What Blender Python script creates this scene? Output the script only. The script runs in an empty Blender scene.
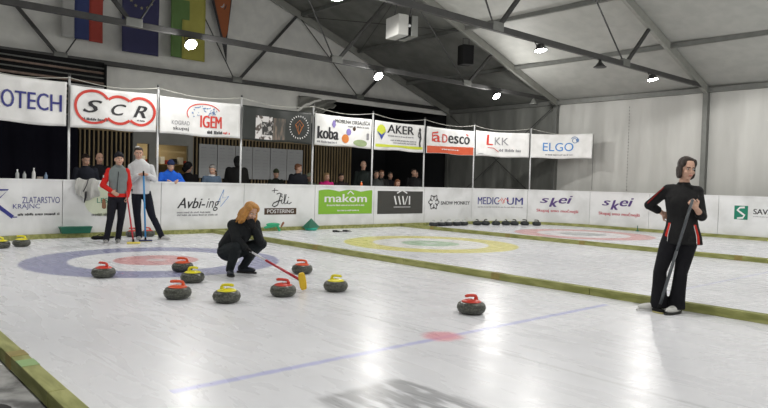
import bpy, bmesh, math, random
from mathutils import Vector, Matrix, noise
random.seed(7)
PI = math.pi
C = bpy.context.scene.collection
# ------------------------------------------------------------------ camera
CAM = Vector((-6.8617, -13.7738, 1.2646)); YAW, PITCH, ROLL, F = 0.7238, -0.0335, 0.0265, 648.46
fw = Vector((math.sin(YAW)*math.cos(PITCH), math.cos(YAW)*math.cos(PITCH), math.sin(PITCH)))
rt = Vector((math.cos(YAW), -math.sin(YAW), 0)); up = rt.cross(fw)
cr, sr = math.cos(ROLL), math.sin(ROLL)
rt2 = rt*cr + up*sr; up2 = up*cr - rt*sr
cd = bpy.data.cameras.new('camera'); cam = bpy.data.objects.new('camera', cd); C.objects.link(cam)
cd.sensor_width = 36; cd.lens = F/768*36; cd.clip_start = .05
mw = Matrix((rt2, up2, -fw)).transposed().to_4x4(); mw.translation = CAM
cam.matrix_world = mw
bpy.context.scene.camera = cam
# ------------------------------------------------------------------ world, exposure
w = bpy.data.worlds.new('world'); bpy.context.scene.world = w; w.use_nodes = True
w.node_tree.nodes['Background'].inputs[0].default_value = (.8, .85, 1, 1)
w.node_tree.nodes['Background'].inputs[1].default_value = .15
vs = bpy.context.scene.view_settings
vs.view_transform = 'Standard'; vs.look = 'None'; vs.exposure = 0.22; vs.gamma = 1; vs.use_curve_mapping = False
LAMP_POWER = 125.0

# ------------------------------------------------------------------ materials
MATS = {}
def mat(name, col, rough=.6, metal=0.0, noise_s=0, noise_a=0.0, bump=0.0, bump_s=20, emit=0.0, spec=.5, alpha=1):
    if name in MATS: return MATS[name]
    m = bpy.data.materials.new(name); m.use_nodes = True; nt = m.node_tree; b = nt.nodes['Principled BSDF']
    b.inputs['Base Color'].default_value = (*col, 1); b.inputs['Roughness'].default_value = rough
    b.inputs['Metallic'].default_value = metal; b.inputs['Specular IOR Level'].default_value = spec
    tc = nt.nodes.new('ShaderNodeTexCoord')
    ns = nt.nodes.new('ShaderNodeTexNoise'); ns.inputs['Scale'].default_value = noise_s or 12; ns.inputs['Detail'].default_value = 5
    nt.links.new(tc.outputs['Object'], ns.inputs['Vector'])
    a = noise_a or .06
    mx = nt.nodes.new('ShaderNodeMix'); mx.data_type = 'RGBA'
    mx.inputs[6].default_value = (*[c*(1-a) for c in col], 1); mx.inputs[7].default_value = (*[min(1, c*(1+a)) for c in col], 1)
    nt.links.new(ns.outputs['Fac'], mx.inputs[0]); nt.links.new(mx.outputs[2], b.inputs['Base Color'])
    if bump:
        n2 = nt.nodes.new('ShaderNodeTexNoise'); n2.inputs['Scale'].default_value = bump_s; n2.inputs['Detail'].default_value = 4
        nt.links.new(tc.outputs['Object'], n2.inputs['Vector'])
        bp = nt.nodes.new('ShaderNodeBump'); bp.inputs['Strength'].default_value = bump; bp.inputs['Distance'].default_value = .02
        nt.links.new(n2.outputs['Fac'], bp.inputs['Height']); nt.links.new(bp.outputs['Normal'], b.inputs['Normal'])
    if emit:
        b.inputs['Emission Color'].default_value = (*col, 1); b.inputs['Emission Strength'].default_value = emit
    MATS[name] = m
    return m

class NB:  # tiny node helper
    def __init__(s, nt): s.nt = nt
    def val(s, x): return x
    def math(s, op, a, b=None, c=None):
        n = s.nt.nodes.new('ShaderNodeMath'); n.operation = op
        for i, v in enumerate((a, b, c)):
            if v is None: continue
            if isinstance(v, (int, float)): n.inputs[i].default_value = v
            else: s.nt.links.new(v, n.inputs[i])
        return n.outputs[0]
    def smooth(s, x, a, b):
        n = s.nt.nodes.new('ShaderNodeMapRange'); n.interpolation_type = 'SMOOTHSTEP'
        s.nt.links.new(x, n.inputs[0]); n.inputs[1].default_value = a; n.inputs[2].default_value = b
        return n.outputs[0]
    def mix(s, f, a, b):
        n = s.nt.nodes.new('ShaderNodeMix'); n.data_type = 'RGBA'
        for i, v in ((0, f), (6, a), (7, b)):
            if isinstance(v, (int, float)): n.inputs[i].default_value = v
            elif isinstance(v, tuple): n.inputs[i].default_value = (*v, 1)
            else: s.nt.links.new(v, n.inputs[i])
        return n.outputs[2]
    def noise(s, vec, scale, detail=4, dist=0):
        n = s.nt.nodes.new('ShaderNodeTexNoise'); n.inputs['Scale'].default_value = scale; n.inputs['Detail'].default_value = detail
        n.inputs['Distortion'].default_value = dist; s.nt.links.new(vec, n.inputs['Vector']); return n.outputs['Fac']
    def scale(s, vec, sx, sy, sz):
        n = s.nt.nodes.new('ShaderNodeMapping'); n.inputs['Scale'].default_value = (sx, sy, sz)
        s.nt.links.new(vec, n.inputs['Vector']); return n.outputs[0]

W = 5.9; TEE = -4.19; HOG = -10.14
def ice_material():
    m = bpy.data.materials.new('ice'); m.use_nodes = True; nt = m.node_tree; b = nt.nodes['Principled BSDF']; k = NB(nt)
    tc = nt.nodes.new('ShaderNodeTexCoord'); V = tc.outputs['Object']
    sp = nt.nodes.new('ShaderNodeSeparateXYZ'); nt.links.new(V, sp.inputs[0]); X, Y = sp.outputs[0], sp.outputs[1]
    n1 = k.noise(V, .55, 5); n2 = k.noise(k.scale(V, 5, 1.1, 1), 1.3, 6, .6); n3 = k.noise(V, 9, 6)
    base = k.mix(k.smooth(n1, .3, .7), (.70, .71, .75), (.79, .80, .84))
    base = k.mix(k.math('MULTIPLY', k.smooth(n2, .3, .8), .14), base, (.86, .87, .90))
    base = k.mix(k.math('MULTIPLY', k.smooth(n3, .45, .9), .16), base, (.50, .51, .54))
    jit = k.math('MULTIPLY', k.math('SUBTRACT', n3, .5), .05)
    def ring(cx, r, col, strength, base, inner=0):
        dx = k.math('SUBTRACT', X, cx); dy = k.math('SUBTRACT', Y, TEE)
        d = k.math('SQRT', k.math('ADD', k.math('MULTIPLY', dx, dx), k.math('MULTIPLY', dy, dy)))
        d = k.math('ADD', d, jit)
        f = k.math('SUBTRACT', 1.0, k.smooth(d, r-.03, r+.03))
        return k.mix(k.math('MULTIPLY', f, strength), base, col)
    white = (.84, .85, .88)
    for cx, co, ci in ((-W/2, (.225, .235, .42), (.62, .25, .25)), (W/2, (.74, .68, .16), (.36, .55, .36)), (1.5*W, (.70, .34, .34), (.36, .39, .40))):
        base = ring(cx, 1.83, co, .85, base); base = ring(cx, 1.22, white, .9, base)
        base = ring(cx, .61, ci, .8, base); base = ring(cx, .15, white, .5, base)
    # hog line of sheet one, blue, with a red spot on the centre line
    dyh = k.math('ABSOLUTE', k.math('SUBTRACT', Y, HOG))
    f = k.math('SUBTRACT', 1.0, k.smooth(k.math('ADD', dyh, jit), .012, .055))
    lim = k.math('MULTIPLY', k.math('LESS_THAN', k.math('ABSOLUTE', k.math('SUBTRACT', X, -2.83)), 2.45), .60)
    base = k.mix(k.math('MULTIPLY', f, k.math('MAXIMUM', lim, k.math('MULTIPLY', k.math('GREATER_THAN', X, .3), .25))), base, (.36, .38, .74))
    for j in range(3):
        dxh = k.math('ABSOLUTE', k.math('SUBTRACT', X, -W/2+j*W))
        f = k.math('SUBTRACT', 1.0, k.smooth(k.math('ADD', dxh, jit), .005, .03))
        base = k.mix(k.math('MULTIPLY', f, .35), base, (.35, .37, .38))
    dx = k.math('SUBTRACT', X, -2.93); dy = k.math('SUBTRACT', Y, HOG+.03)
    d = k.math('SQRT', k.math('ADD', k.math('MULTIPLY', dx, dx), k.math('MULTIPLY', dy, dy)))
    d = k.math('ADD', d, k.math('MULTIPLY', jit, 1.6))
    f = k.math('SUBTRACT', 1.0, k.smooth(d, .10, .22))
    base = k.mix(k.math('MULTIPLY', f, .75), base, (.78, .30, .36))
    # faded dark lettering block frozen under the ice
    ax = k.math('ABSOLUTE', k.math('SUBTRACT', X, -4.34)); ay = k.math('ABSOLUTE', k.math('SUBTRACT', Y, -11.35))
    fx = k.math('SUBTRACT', 1.0, k.smooth(k.math('ADD', ax, jit), .30, .40)); fy = k.math('SUBTRACT', 1.0, k.smooth(k.math('ADD', ay, jit), .55, .66))
    f = k.math('MULTIPLY', fx, fy)
    st = k.smooth(k.noise(k.scale(V, 8, 1.4, 1), 1.5, 2), .36, .52)
    base = k.mix(k.math('MULTIPLY', k.math('MULTIPLY', f, st), .72), base, (.24, .245, .26))
    nt.links.new(base, b.inputs['Base Color'])
    r = k.math('ADD', k.math('MULTIPLY', n2, .22), .17); nt.links.new(r, b.inputs['Roughness'])
    b.inputs['Specular IOR Level'].default_value = .12
    bp = nt.nodes.new('ShaderNodeBump'); bp.inputs['Strength'].default_value = .10; bp.inputs['Distance'].default_value = .004
    nt.links.new(k.noise(V, 14, 6), bp.inputs['Height']); nt.links.new(bp.outputs['Normal'], b.inputs['Normal'])
    return m

def two_tone(name, c1, c2, scale, lo, hi, rough=.7, bump=0, stretch=(1, 1, 1)):
    if name in MATS: return MATS[name]
    m = bpy.data.materials.new(name); m.use_nodes = True; nt = m.node_tree; b = nt.nodes['Principled BSDF']; k = NB(nt)
    tc = nt.nodes.new('ShaderNodeTexCoord'); V = k.scale(tc.outputs['Object'], *stretch)
    f = k.noise(V, scale, 6, .3)
    nt.links.new(k.mix(k.smooth(f, lo, hi), c1, c2), b.inputs['Base Color']); b.inputs['Roughness'].default_value = rough
    if bump:
        bp = nt.nodes.new('ShaderNodeBump'); bp.inputs['Strength'].default_value = bump; bp.inputs['Distance'].default_value = .03
        nt.links.new(f, bp.inputs['Height']); nt.links.new(bp.outputs['Normal'], b.inputs['Normal'])
    MATS[name] = m; return m

ICE = ice_material()
CONC = two_tone('frosted_concrete', (.10, .10, .10), (.50, .50, .50), 2.5, .4, .6)
RUBBER = two_tone('frosted_rubber', (.012, .012, .014), (.28, .28, .29), 7, .55, .75, .8)
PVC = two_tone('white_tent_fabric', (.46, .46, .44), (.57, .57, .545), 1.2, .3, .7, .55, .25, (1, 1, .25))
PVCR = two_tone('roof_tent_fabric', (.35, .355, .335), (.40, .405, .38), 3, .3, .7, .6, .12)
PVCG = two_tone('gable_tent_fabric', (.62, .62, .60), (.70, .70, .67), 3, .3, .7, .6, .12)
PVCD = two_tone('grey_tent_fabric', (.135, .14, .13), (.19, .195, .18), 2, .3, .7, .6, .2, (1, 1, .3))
ALU = mat('dull_aluminium', (.17, .175, .165), .5, .4, 6, .25)
ALUD = mat('dark_steel', (.055, .055, .055), .5, .4, 8, .3)
POLE = mat('galvanised_pole', (.62, .63, .64), .4, .3, 8, .15)
BOARD = two_tone('white_board_plastic', (.66, .67, .67), (.80, .81, .82), 1.6, .3, .6, .35, .02)
TIMBER = two_tone('green_treated_timber', (.20, .215, .055), (.37, .37, .14), 5, .35, .7, .7, .1, (3, .6, 3))
BLACKM = mat('matte_black', (.007, .007, .008), .8, spec=.2)
VINYL = two_tone('white_banner_vinyl', (.72, .72, .71), (.84, .84, .84), 3, .3, .7, .45, .1)
CORD = mat('pale_cord', (.55, .55, .50), .8)

# ------------------------------------------------------------------ mesh builder
class MB:
    def __init__(s): s.v = []; s.f = []
    def add(s, vs, fs):
        n = len(s.v); s.v += [tuple(v) for v in vs]; s.f += [tuple(i+n for i in f) for f in fs]; return s
    def box(s, a, b, m=None):
        x0, y0, z0 = a; x1, y1, z1 = b
        vs = [Vector(q) for q in ((x0,y0,z0),(x1,y0,z0),(x1,y1,z0),(x0,y1,z0),(x0,y0,z1),(x1,y0,z1),(x1,y1,z1),(x0,y1,z1))]
        if m is not None: vs = [m @ v for v in vs]
        return s.add(vs, [(3,2,1,0),(4,5,6,7),(0,1,5,4),(1,2,6,5),(2,3,7,6),(3,0,4,7)])
    def bar(s, p, q, w, h, upv=(0, 0, 1)):       # rectangular bar
        p, q = Vector(p), Vector(q); d = (q-p).normalized(); u = Vector(upv)
        sd = d.cross(u)
        if sd.length < 1e-4: sd = d.cross(Vector((1, 0, 0)))
        sd.normalize(); u = sd.cross(d)
        vs = []
        for c in (p, q):
            for a, b in ((-1,-1),(1,-1),(1,1),(-1,1)): vs.append(c+sd*a*w/2+u*b*h/2)
        return s.add(vs, [(3,2,1,0),(4,5,6,7),(0,1,5,4),(1,2,6,5),(2,3,7,6),(3,0,4,7)])
    def tube(s, pts, r, n=8, cap=True):
        pts = [Vector(p) for p in pts]; rs = r if isinstance(r, (list, tuple)) else [r]*len(pts)
        prev = None; base = len(s.v); vs = []; fs = []
        for i, p in enumerate(pts):
            d = (pts[min(i+1, len(pts)-1)]-pts[max(i-1, 0)]).normalized()
            a = prev if prev is not None else (Vector((0, 0, 1)) if abs(d.z) < .9 else Vector((1, 0, 0)))
            sd = (a - d*a.dot(d)).normalized(); prev = sd; up_ = d.cross(sd)
            for k in range(n):
                t = 2*PI*k/n; vs.append(p+sd*math.cos(t)*rs[i]+up_*math.sin(t)*rs[i])
        for i in range(len(pts)-1):
            for k in range(n):
                k2 = (k+1) % n; fs.append((i*n+k, i*n+k2, (i+1)*n+k2, (i+1)*n+k))
        if cap: fs.append(tuple(range(n-1, -1, -1))); fs.append(tuple((len(pts)-1)*n+k for k in range(n)))
        return s.add(vs, fs)
    def lathe(s, prof, n=24, m=None):
        vs = []; fs = []
        for r, z in prof:
            for k in range(n): t = 2*PI*k/n; vs.append(Vector((r*math.cos(t), r*math.sin(t), z)))
        for i in range(len(prof)-1):
            for k in range(n): k2 = (k+1) % n; fs.append((i*n+k, i*n+k2, (i+1)*n+k2, (i+1)*n+k))
        fs.append(tuple(range(n-1, -1, -1))); fs.append(tuple((len(prof)-1)*n+k for k in range(n)))
        if m is not None: vs = [m @ v for v in vs]
        return s.add(vs, fs)
    def ell(s, c, r, m=None, nu=14, nv=9):      # ellipsoid
        c = Vector(c); R = m if m is not None else Matrix.Identity(3)
        r = (r, r, r) if isinstance(r, (int, float)) else r
        vs = [c + R @ Vector((0, 0, -r[2]))]; fs = []
        for j in range(1, nv):
            ph = -PI/2+PI*j/nv
            for k in range(nu):
                t = 2*PI*k/nu
                vs.append(c + R @ Vector((r[0]*math.cos(ph)*math.cos(t), r[1]*math.cos(ph)*math.sin(t), r[2]*math.sin(ph))))
        vs.append(c + R @ Vector((0, 0, r[2]))); L = len(vs)-1
        for k in range(nu):
            k2 = (k+1) % nu
            fs.append((0, 1+k2, 1+k)); fs.append((L, L-nu+k, L-nu+k2))
            for j in range(nv-2): a = 1+j*nu; fs.append((a+k, a+k2, a+nu+k2, a+nu+k))
        return s.add(vs, fs)
    def cap(s, p, q, r1, r2=None, n=10):         # tapered capsule
        p, q = Vector(p), Vector(q); r2 = r1 if r2 is None else r2
        d = q-p; L = d.length
        if L < 1e-5: return s.ell(p, r1)
        d.normalize(); pts = []; rs = []
        for t in (90, 65, 40, 15): a = math.radians(t); pts.append(p-d*math.sin(a)*r1); rs.append(max(math.cos(a)*r1, 1e-4))
        for t in (15, 40, 65, 90): a = math.radians(t); pts.append(q+d*math.sin(a)*r2); rs.append(max(math.cos(a)*r2, 1e-4))
        return s.tube(pts, rs, n)
    def chain(s, pts, rs, n=10):
        for i in range(len(pts)-1): s.cap(pts[i], pts[i+1], rs[i], rs[i+1], n)
        return s
    def loft(s, rings, n=20):                    # rings: (centre, rx, ry, side vector angle, tilt axis)
        vs = []; fs = []
        for c, rx, ry, a in rings:
            c = Vector(c)
            for k in range(n):
                t = 2*PI*k/n; x = rx*math.cos(t); y = ry*math.sin(t)
                vs.append(c+Vector((x*math.cos(a)-y*math.sin(a), x*math.sin(a)+y*math.cos(a), 0)))
        for i in range(len(rings)-1):
            for k in range(n): k2 = (k+1) % n; fs.append((i*n+k, i*n+k2, (i+1)*n+k2, (i+1)*n+k))
        fs.append(tuple(range(n-1, -1, -1))); fs.append(tuple((len(rings)-1)*n+k for k in range(n)))
        return s.add(vs, fs)
    def grid(s, fn, nu, nv):                      # fn(i/nu, j/nv) -> point
        vs = [fn(i/nu, j/nv) for j in range(nv+1) for i in range(nu+1)]
        fs = [(j*(nu+1)+i, j*(nu+1)+i+1, (j+1)*(nu+1)+i+1, (j+1)*(nu+1)+i) for j in range(nv) for i in range(nu)]
        return s.add(vs, fs)
    def mesh(s, name):
        me = bpy.data.meshes.new(name); me.from_pydata([tuple(v) for v in s.v], [], s.f); me.update(); return me
    def build(s, name, m, parent=None, smooth=False, fix=True, bevel=0, thick=0):
        me = s.mesh(name)
        if fix:
            bm = bmesh.new(); bm.from_mesh(me); bmesh.ops.recalc_face_normals(bm, faces=bm.faces); bm.to_mesh(me); bm.free()
        me.materials.append(m)
        if smooth:
            for p in me.polygons: p.use_smooth = True
        o = bpy.data.objects.new(name, me); C.objects.link(o)
        if parent is not None: o.parent = parent
        if bevel: b = o.modifiers.new('bevel', 'BEVEL'); b.width = bevel; b.segments = 2; b.limit_method = 'ANGLE'
        if thick: t = o.modifiers.new('solid', 'SOLIDIFY'); t.thickness = thick; t.offset = 0
        return o
    def skin(s, name, m, parent, voxel=.01, sm=3):   # one continuous surface from overlapping closed volumes
        me = s.mesh(name); o = bpy.data.objects.new(name, me); C.objects.link(o)
        r = o.modifiers.new('r', 'REMESH'); r.mode = 'VOXEL'; r.voxel_size = voxel
        if sm: t = o.modifiers.new('s', 'SMOOTH'); t.factor = .5; t.iterations = sm
        dg = bpy.context.evaluated_depsgraph_get(); dg.update()
        me2 = bpy.data.meshes.new_from_object(o.evaluated_get(dg))
        o.modifiers.clear(); o.data = me2; me2.name = name; bpy.data.meshes.remove(me)
        me2.materials.clear(); me2.materials.append(m)
        for p in me2.polygons: p.use_smooth = True
        o.parent = parent
        return o

def tag(o, label=None, cat=None, group=None, kind=None):
    if label: o['label'] = label
    if cat: o['category'] = cat
    if group: o['group'] = group
    if kind: o['kind'] = kind
    return o
def thing(name, label, cat, loc=(0, 0, 0), rz=0, group=None):
    o = bpy.data.objects.new(name, None); C.objects.link(o); o.location = loc; o.rotation_euler = (0, 0, rz); o.empty_display_size = .1
    return tag(o, label, cat, group)
def struct(name, mb, m, **k): return tag(mb.build(name, m, **k), kind='structure')
def dup(root, loc, rz, label, group=None):
    r = root.copy(); C.objects.link(r); r.location = loc; r.rotation_euler = (0, 0, rz); r['label'] = label
    if group: r['group'] = group
    for ch in list(root.children):
        c = ch.copy(); C.objects.link(c); c.parent = r
        for g in ch.children:
            d = g.copy(); C.objects.link(d); d.parent = c
    return r

# ------------------------------------------------------------------ rink outline: s runs along the boards, s = X on the end board
RC = 2.7; XL = -5.9; XR = 11.81
def path(s, off=0.0):
    a = XL+RC; b = XR-RC; A = RC*PI/2
    if s < a-A: P = (XL, -RC-(a-A-s)); T = (0, 1)
    elif s < a: t = (a-s)/RC; P = (a-RC*math.sin(t), -RC+RC*math.cos(t)); T = (math.cos(t), math.sin(t))
    elif s <= b: P = (s, 0); T = (1, 0)
    elif s < b+A: t = (s-b)/RC; P = (b+RC*math.sin(t), -RC+RC*math.cos(t)); T = (math.cos(t), -math.sin(t))
    else: P = (XR, -RC-(s-b-A)); T = (0, -1)
    return Vector((P[0]+T[1]*off, P[1]-T[0]*off, 0))
def P3(s, z, off=0.0):
    v = path(s, off); v.z = z; return v
SURF_BOARD = lambda s, z, off: P3(s, z, off)

def strip_solid(s0, s1, z0, z1, o0, o1, step=.2):   # closed block following the boards
    n = max(1, int(math.ceil((s1-s0)/step))); mb = MB(); vs = []; fs = []
    for i in range(n+1):
        s = s0+(s1-s0)*i/n; vs += [P3(s, z0, o0), P3(s, z0, o1), P3(s, z1, o1), P3(s, z1, o0)]
    for i in range(n):
        a = i*4
        for k in range(4): fs.append((a+k, a+(k+1) % 4, a+4+(k+1) % 4, a+4+k))
    fs.append((0, 1, 2, 3)); fs.append((n*4+3, n*4+2, n*4+1, n*4))
    return mb.add(vs, fs)

# ------------------------------------------------------------------ flat decals and lettering laid on a surface
def rect(mb, surf, s0, s1, z0, z1, off, top=None):
    nu = max(1, int((s1-s0)/.08)); nv = max(1, int((z1-z0)/.08))
    def fn(u, v):
        zt = top(u) if top else z1
        return surf(s0+(s1-s0)*u, z0+(zt-z0)*v, off)
    return mb.grid(fn, nu, nv)
def disc(mb, surf, cs, cz, rs, rz, off, n=24):
    vs = [surf(cs, cz, off)]+[surf(cs+rs*math.cos(2*PI*k/n), cz+rz*math.sin(2*PI*k/n), off) for k in range(n)]
    return mb.add(vs, [(0, 1+k, 1+(k+1) % n) for k in range(n)])
def stroke(mb, surf, pts, w, off, closed=False):
    pts = [Vector((p[0], p[1])) for p in pts]; n = len(pts); vs = []; fs = []
    for i, p in enumerate(pts):
        a = pts[(i-1) % n] if closed or i > 0 else p; b = pts[(i+1) % n] if closed or i < n-1 else p
        d = (b-a).normalized(); nn = Vector((-d.y, d.x))*w/2
        vs += [surf(*(p+nn), off), surf(*(p-nn), off)]
    for i in range(n if closed else n-1):
        j = (i+1) % n; fs.append((2*i, 2*i+1, 2*j+1, 2*j))
    return mb.add(vs, fs)
TEXTC = {}
def text2d(body, bold=0, shear=0):
    bold = 0; key = (body, bold, shear)
    if key in TEXTC: return TEXTC[key]
    cu = bpy.data.curves.new('t', 'FONT'); cu.body = body; cu.offset = bold; cu.shear = shear; cu.resolution_u = 3
    o = bpy.data.objects.new('t', cu); C.objects.link(o)
    dg = bpy.context.evaluated_depsgraph_get(); dg.update()
    me = bpy.data.meshes.new_from_object(o.evaluated_get(dg))
    vs = [(v.co.x, v.co.y) for v in me.vertices]; fs = [tuple(p.vertices) for p in me.polygons]
    bpy.data.objects.remove(o); bpy.data.curves.remove(cu); bpy.data.meshes.remove(me)
    x0 = min(v[0] for v in vs); x1 = max(v[0] for v in vs); y0 = min(v[1] for v in vs); y1 = max(v[1] for v in vs)
    vs = [((x-x0)/(x1-x0), (y-y0)/max(y1-y0, 1e-5)) for x, y in vs]
    TEXTC[key] = (vs, fs); return TEXTC[key]
def text(mb, surf, body, s0, s1, z0, z1, off, bold=0, shear=0):
    vs, fs = text2d(body, bold, shear)
    h = (z1-z0)*bold*1.1; k = max(0, int(math.ceil(h/.004)))
    for i in range(-k, k+1):          # heavier weight: the outline repeated side by side
        dx = h*i/max(1, k)
        mb.add([surf(s0+h+(s1-s0-2*h)*x+dx, z0+(z1-z0)*y, off+.0001*i) for x, y in vs], fs)
    return mb
def smalltext(mb, surf, s0, s1, z0, z1, off, seed=1):   # unreadably small lines of print
    r = random.Random(seed); s = s0; h = z1-z0
    while s < s1:
        n = r.randint(3, 8)
        for _ in range(n):
            wd = h*r.uniform(.35, .6)
            if s+wd > s1: break
            a = z0+h*r.choice((0, 0, .1)); b = z1-h*r.choice((0, .25, .25))
            mb.add([surf(s, a, off), surf(s+wd*.75, a, off), surf(s+wd*.75, b, off), surf(s, b, off)], [(0, 1, 2, 3)]); s += wd
        s += h*.5
        if n == 0: break
    return mb
def deco(name, fn, m, parent):   # one decal part: fn(mb)
    mb = MB(); fn(mb); return mb.build(name, m, parent, fix=False)

def ink(name, c, r=.5): return mat('print_'+name, c, r, noise_s=30, noise_a=.05)
NAVY = ink('navy', (.025, .03, .22)); INKB = ink('black', (.02, .02, .025)); GREY = ink('grey', (.25, .25, .27)); RED = ink('red', (.62, .045, .03))
PURP = ink('purple', (.09, .045, .20)); CRIM = ink('crimson', (.50, .03, .06)); SKYB = ink('sky_blue', (.05, .24, .62)); GREEN = ink('leaf_green', (.22, .46, .03))
DGREEN = ink('dark_green', (.0, .20, .12)); BROWN = ink('brown', (.06, .03, .015)); WHITE = ink('white', (.78, .78, .78)); LGREEN = ink('pale_green', (.66, .71, .55))
YELLOW = ink('yellow_green', (.60, .66, .05)); ORANGE = ink('orange', (.62, .20, .04)); CHAR = ink('charcoal', (.045, .045, .04)); VIOLET = ink('violet', (.25, .2, .5)); TAUPE = ink('taupe', (.28, .24, .20)); SKETCH = ink('sketch_blue', (.12, .22, .42))

# ================================================================== STRUCTURE
# ice surface bounded by the boards
mb = MB(); outl = [P3(s*.25, 0) for s in range(int(-7.4/.25), int(30.0/.25)+1)]
outl = [P3(-7.44, 0)]+outl
vs_ = [Vector((XL, -20.9, 0))]+outl[1:]+[Vector((XR, -20.9, 0))]
mb.add(vs_, [tuple(range(len(vs_)))]); struct('floor', mb, ICE, fix=False)
bmx = bpy.data.objects['floor'].data
if bmx.polygons[0].normal.z < 0: bmx.flip_normals()
struct('floor', MB().box((-14, -21, -.06), (14, 9, -.012)), CONC)

TY = [-20.88, -15.86, -10.84, -5.82, -.8, 4.22]     # tent frames
XW = 12.42; XO = -11.62; XRG = .4; EZ = 4.15; RZ = EZ+12.02*.345
def slope_z(x): return RZ-abs(x-XRG)*.345
# roof fabric, one panel per bay and slope, slightly sagging between rafters
def roof_panel(y0, y1, xa, xb, m, name='ceiling'):
    mb = MB(); mb.grid(lambda u, v: Vector((xa+(xb-xa)*u, y0+(y1-y0)*v, slope_z(xa+(xb-xa)*u)+.13-.05*math.sin(PI*v))), 12, 10)
    return struct(name, mb, m, smooth=True, fix=False)
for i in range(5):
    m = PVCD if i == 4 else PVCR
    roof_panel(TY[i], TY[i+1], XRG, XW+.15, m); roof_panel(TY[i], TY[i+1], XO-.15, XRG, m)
# side walls of the tent
def wavy(x, y0, y1, z1, m, name, amp=.035, seed=0):
    def fn(u, v):
        y = y0+(y1-y0)*u; z = z1*v
        a = amp*(.4+.6*abs(math.sin(PI*u)))*(noise.noise(Vector((y*1.7, z*.35, seed)))+.5*noise.noise(Vector((y*5, z*.6+y, seed+3))))
        return Vector((x+a*1.6, y, z))
    return struct(name, MB().grid(fn, 60, 24), m, smooth=True, fix=False)
for i in range(5):
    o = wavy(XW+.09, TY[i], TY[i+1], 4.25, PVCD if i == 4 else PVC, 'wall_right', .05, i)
    if i in (2, 3):
        mb = MB(); ys = TY[i]+2.35
        for k in range(38): mb.box((XW+.045, ys, .1+k*.1), (XW+.052, ys+.012, .15+k*.1))
        mb.build('lacing', ALUD, o)
wavy(XO-.09, TY[0], TY[5], 4.25, PVC, 'wall_left', .05, 9)
# front gable
mb = MB().add([(XO-.1, TY[0], 0), (XW+.1, TY[0], 0), (XW+.1, TY[0], slope_z(XW)), (XRG, TY[0], RZ+.2), (XO-.1, TY[0], slope_z(XO))], [(0, 1, 2, 3, 4)])
struct('wall_front', mb, PVC, fix=False)
# back gable: fabric above the tie beam, and down to the slatted wall
GY = 4.36
def gable(u, v):
    x = -11.7+(12.5+11.7)*u; zb = 2.5 if x < 5.5 else min(4.02, 2.5+(x-5.5)*2.2)
    zt = slope_z(x)+.12; z = zb+(zt-zb)*v
    return Vector((x, GY+.03*noise.noise(Vector((x*.8, z*.8, 5))), z))
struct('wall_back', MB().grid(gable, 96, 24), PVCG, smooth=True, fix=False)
# swag of fabric gathered over the dark opening
def swag(u, v):
    x = 5.2+u*1.5; z = 4.05-(.95-.75*u)*v-.04*math.sin(u*22)*v
    return Vector((x, GY-.08-.10*math.sin(v*9+u*6), z))
o = MB().grid(swag, 50, 14).build('gathered_curtain', two_tone('curtain_grey', (.16, .165, .15), (.22, .22, .2), 5, .3, .7), smooth=True, fix=False, thick=.01)
tag(o, 'grey fabric gathered along the beam above the dark opening', 'curtain')
# dark annex behind the opening and black curtain at left
DARK = mat('dark_backdrop', (.012, .013, .016), .9)
struct('wall_annex', MB().box((5.2, 8.2, 0), (12.6, 8.3, 4.4)), DARK)
struct('wall_annex', MB().box((5.1, 4.5, 0), (5.2, 8.3, 4.4)), DARK)
struct('wall_annex', MB().box((12.55, 4.4, 0), (12.65, 8.3, 4.4)), DARK)
struct('ceiling', MB().box((5.1, 4.42, 4.3), (12.6, 8.3, 4.4)), DARK)
def blk(u, v):
    x = -11.6+9.85*u; return Vector((x, 3.9+.05*math.sin(x*9)+.02*math.sin(x*23+v*3), .01+2.75*v))
tag(MB().grid(blk, 220, 4).build('black_curtain', mat('black_curtain', (.006, .006, .011), .9, spec=.1), smooth=True, fix=False, thick=.01), 'tall black curtain hanging behind the goldsmith advert board', 'curtain')

# slatted timber wall
SLAT = two_tone('slat_wood', (.16, .115, .06), (.27, .20, .10), 4, .3, .7, .6, 0, (1, 1, .2))
for x0, x1 in ((-1.75, -.26), (1.48, 7.4)):
    mb = MB(); x = x0
    while x < x1-.04: mb.box((x, 4.15, .05), (x+.035, 4.2, 2.5)); x += .115
    mb.box((x0, 4.14, 2.44), (x1, 4.2, 2.5))
    o = struct('wall_slatted', mb, SLAT)
    MB().box((x0, 4.21, 0), (x1, 4.26, 2.5)).build('backing', BLACKM, o)
# window to the lit club room
FR = mat('window_frame_grey', (.20, .20, .185), .5, noise_s=5, noise_a=.15)
mb = MB(); Yw = 4.12
mb.box((-.26, Yw, 0), (1.48, 4.24, 1.0)); mb.box((-.26, Yw, 2.16), (1.48, 4.24, 2.5))
for a, b in ((-.26, -.16), (.18, .38), (1.33, 1.48)): mb.box((a, Yw, 1.0), (b, 4.24, 2.16))
o = struct('window_1', mb, FR)
gl = bpy.data.materials.new('window_glass'); gl.use_nodes = True; g = gl.node_tree.nodes['Principled BSDF']
g.inputs['Transmission Weight'].default_value = 1; g.inputs['Roughness'].default_value = .02; g.inputs['IOR'].default_value = 1.1; g.inputs['Base Color'].default_value = (.95, .97, .95, 1)
MB().box((-.16, 4.17, 1.0), (.18, 4.176, 2.16)).build('pane', gl, o); MB().box((.38, 4.17, 1.0), (1.33, 4.176, 2.16)).build('pane', gl, o)
CREAM = mat('cream_wall', (.62, .52, .33), .8)
struct('wall_room', MB().box((-.9, 6.0, 0), (2.6, 6.1, 2.6)), CREAM); struct('wall_room', MB().box((-1, 4.3, 0), (-.9, 6.1, 2.6)), CREAM)
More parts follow.
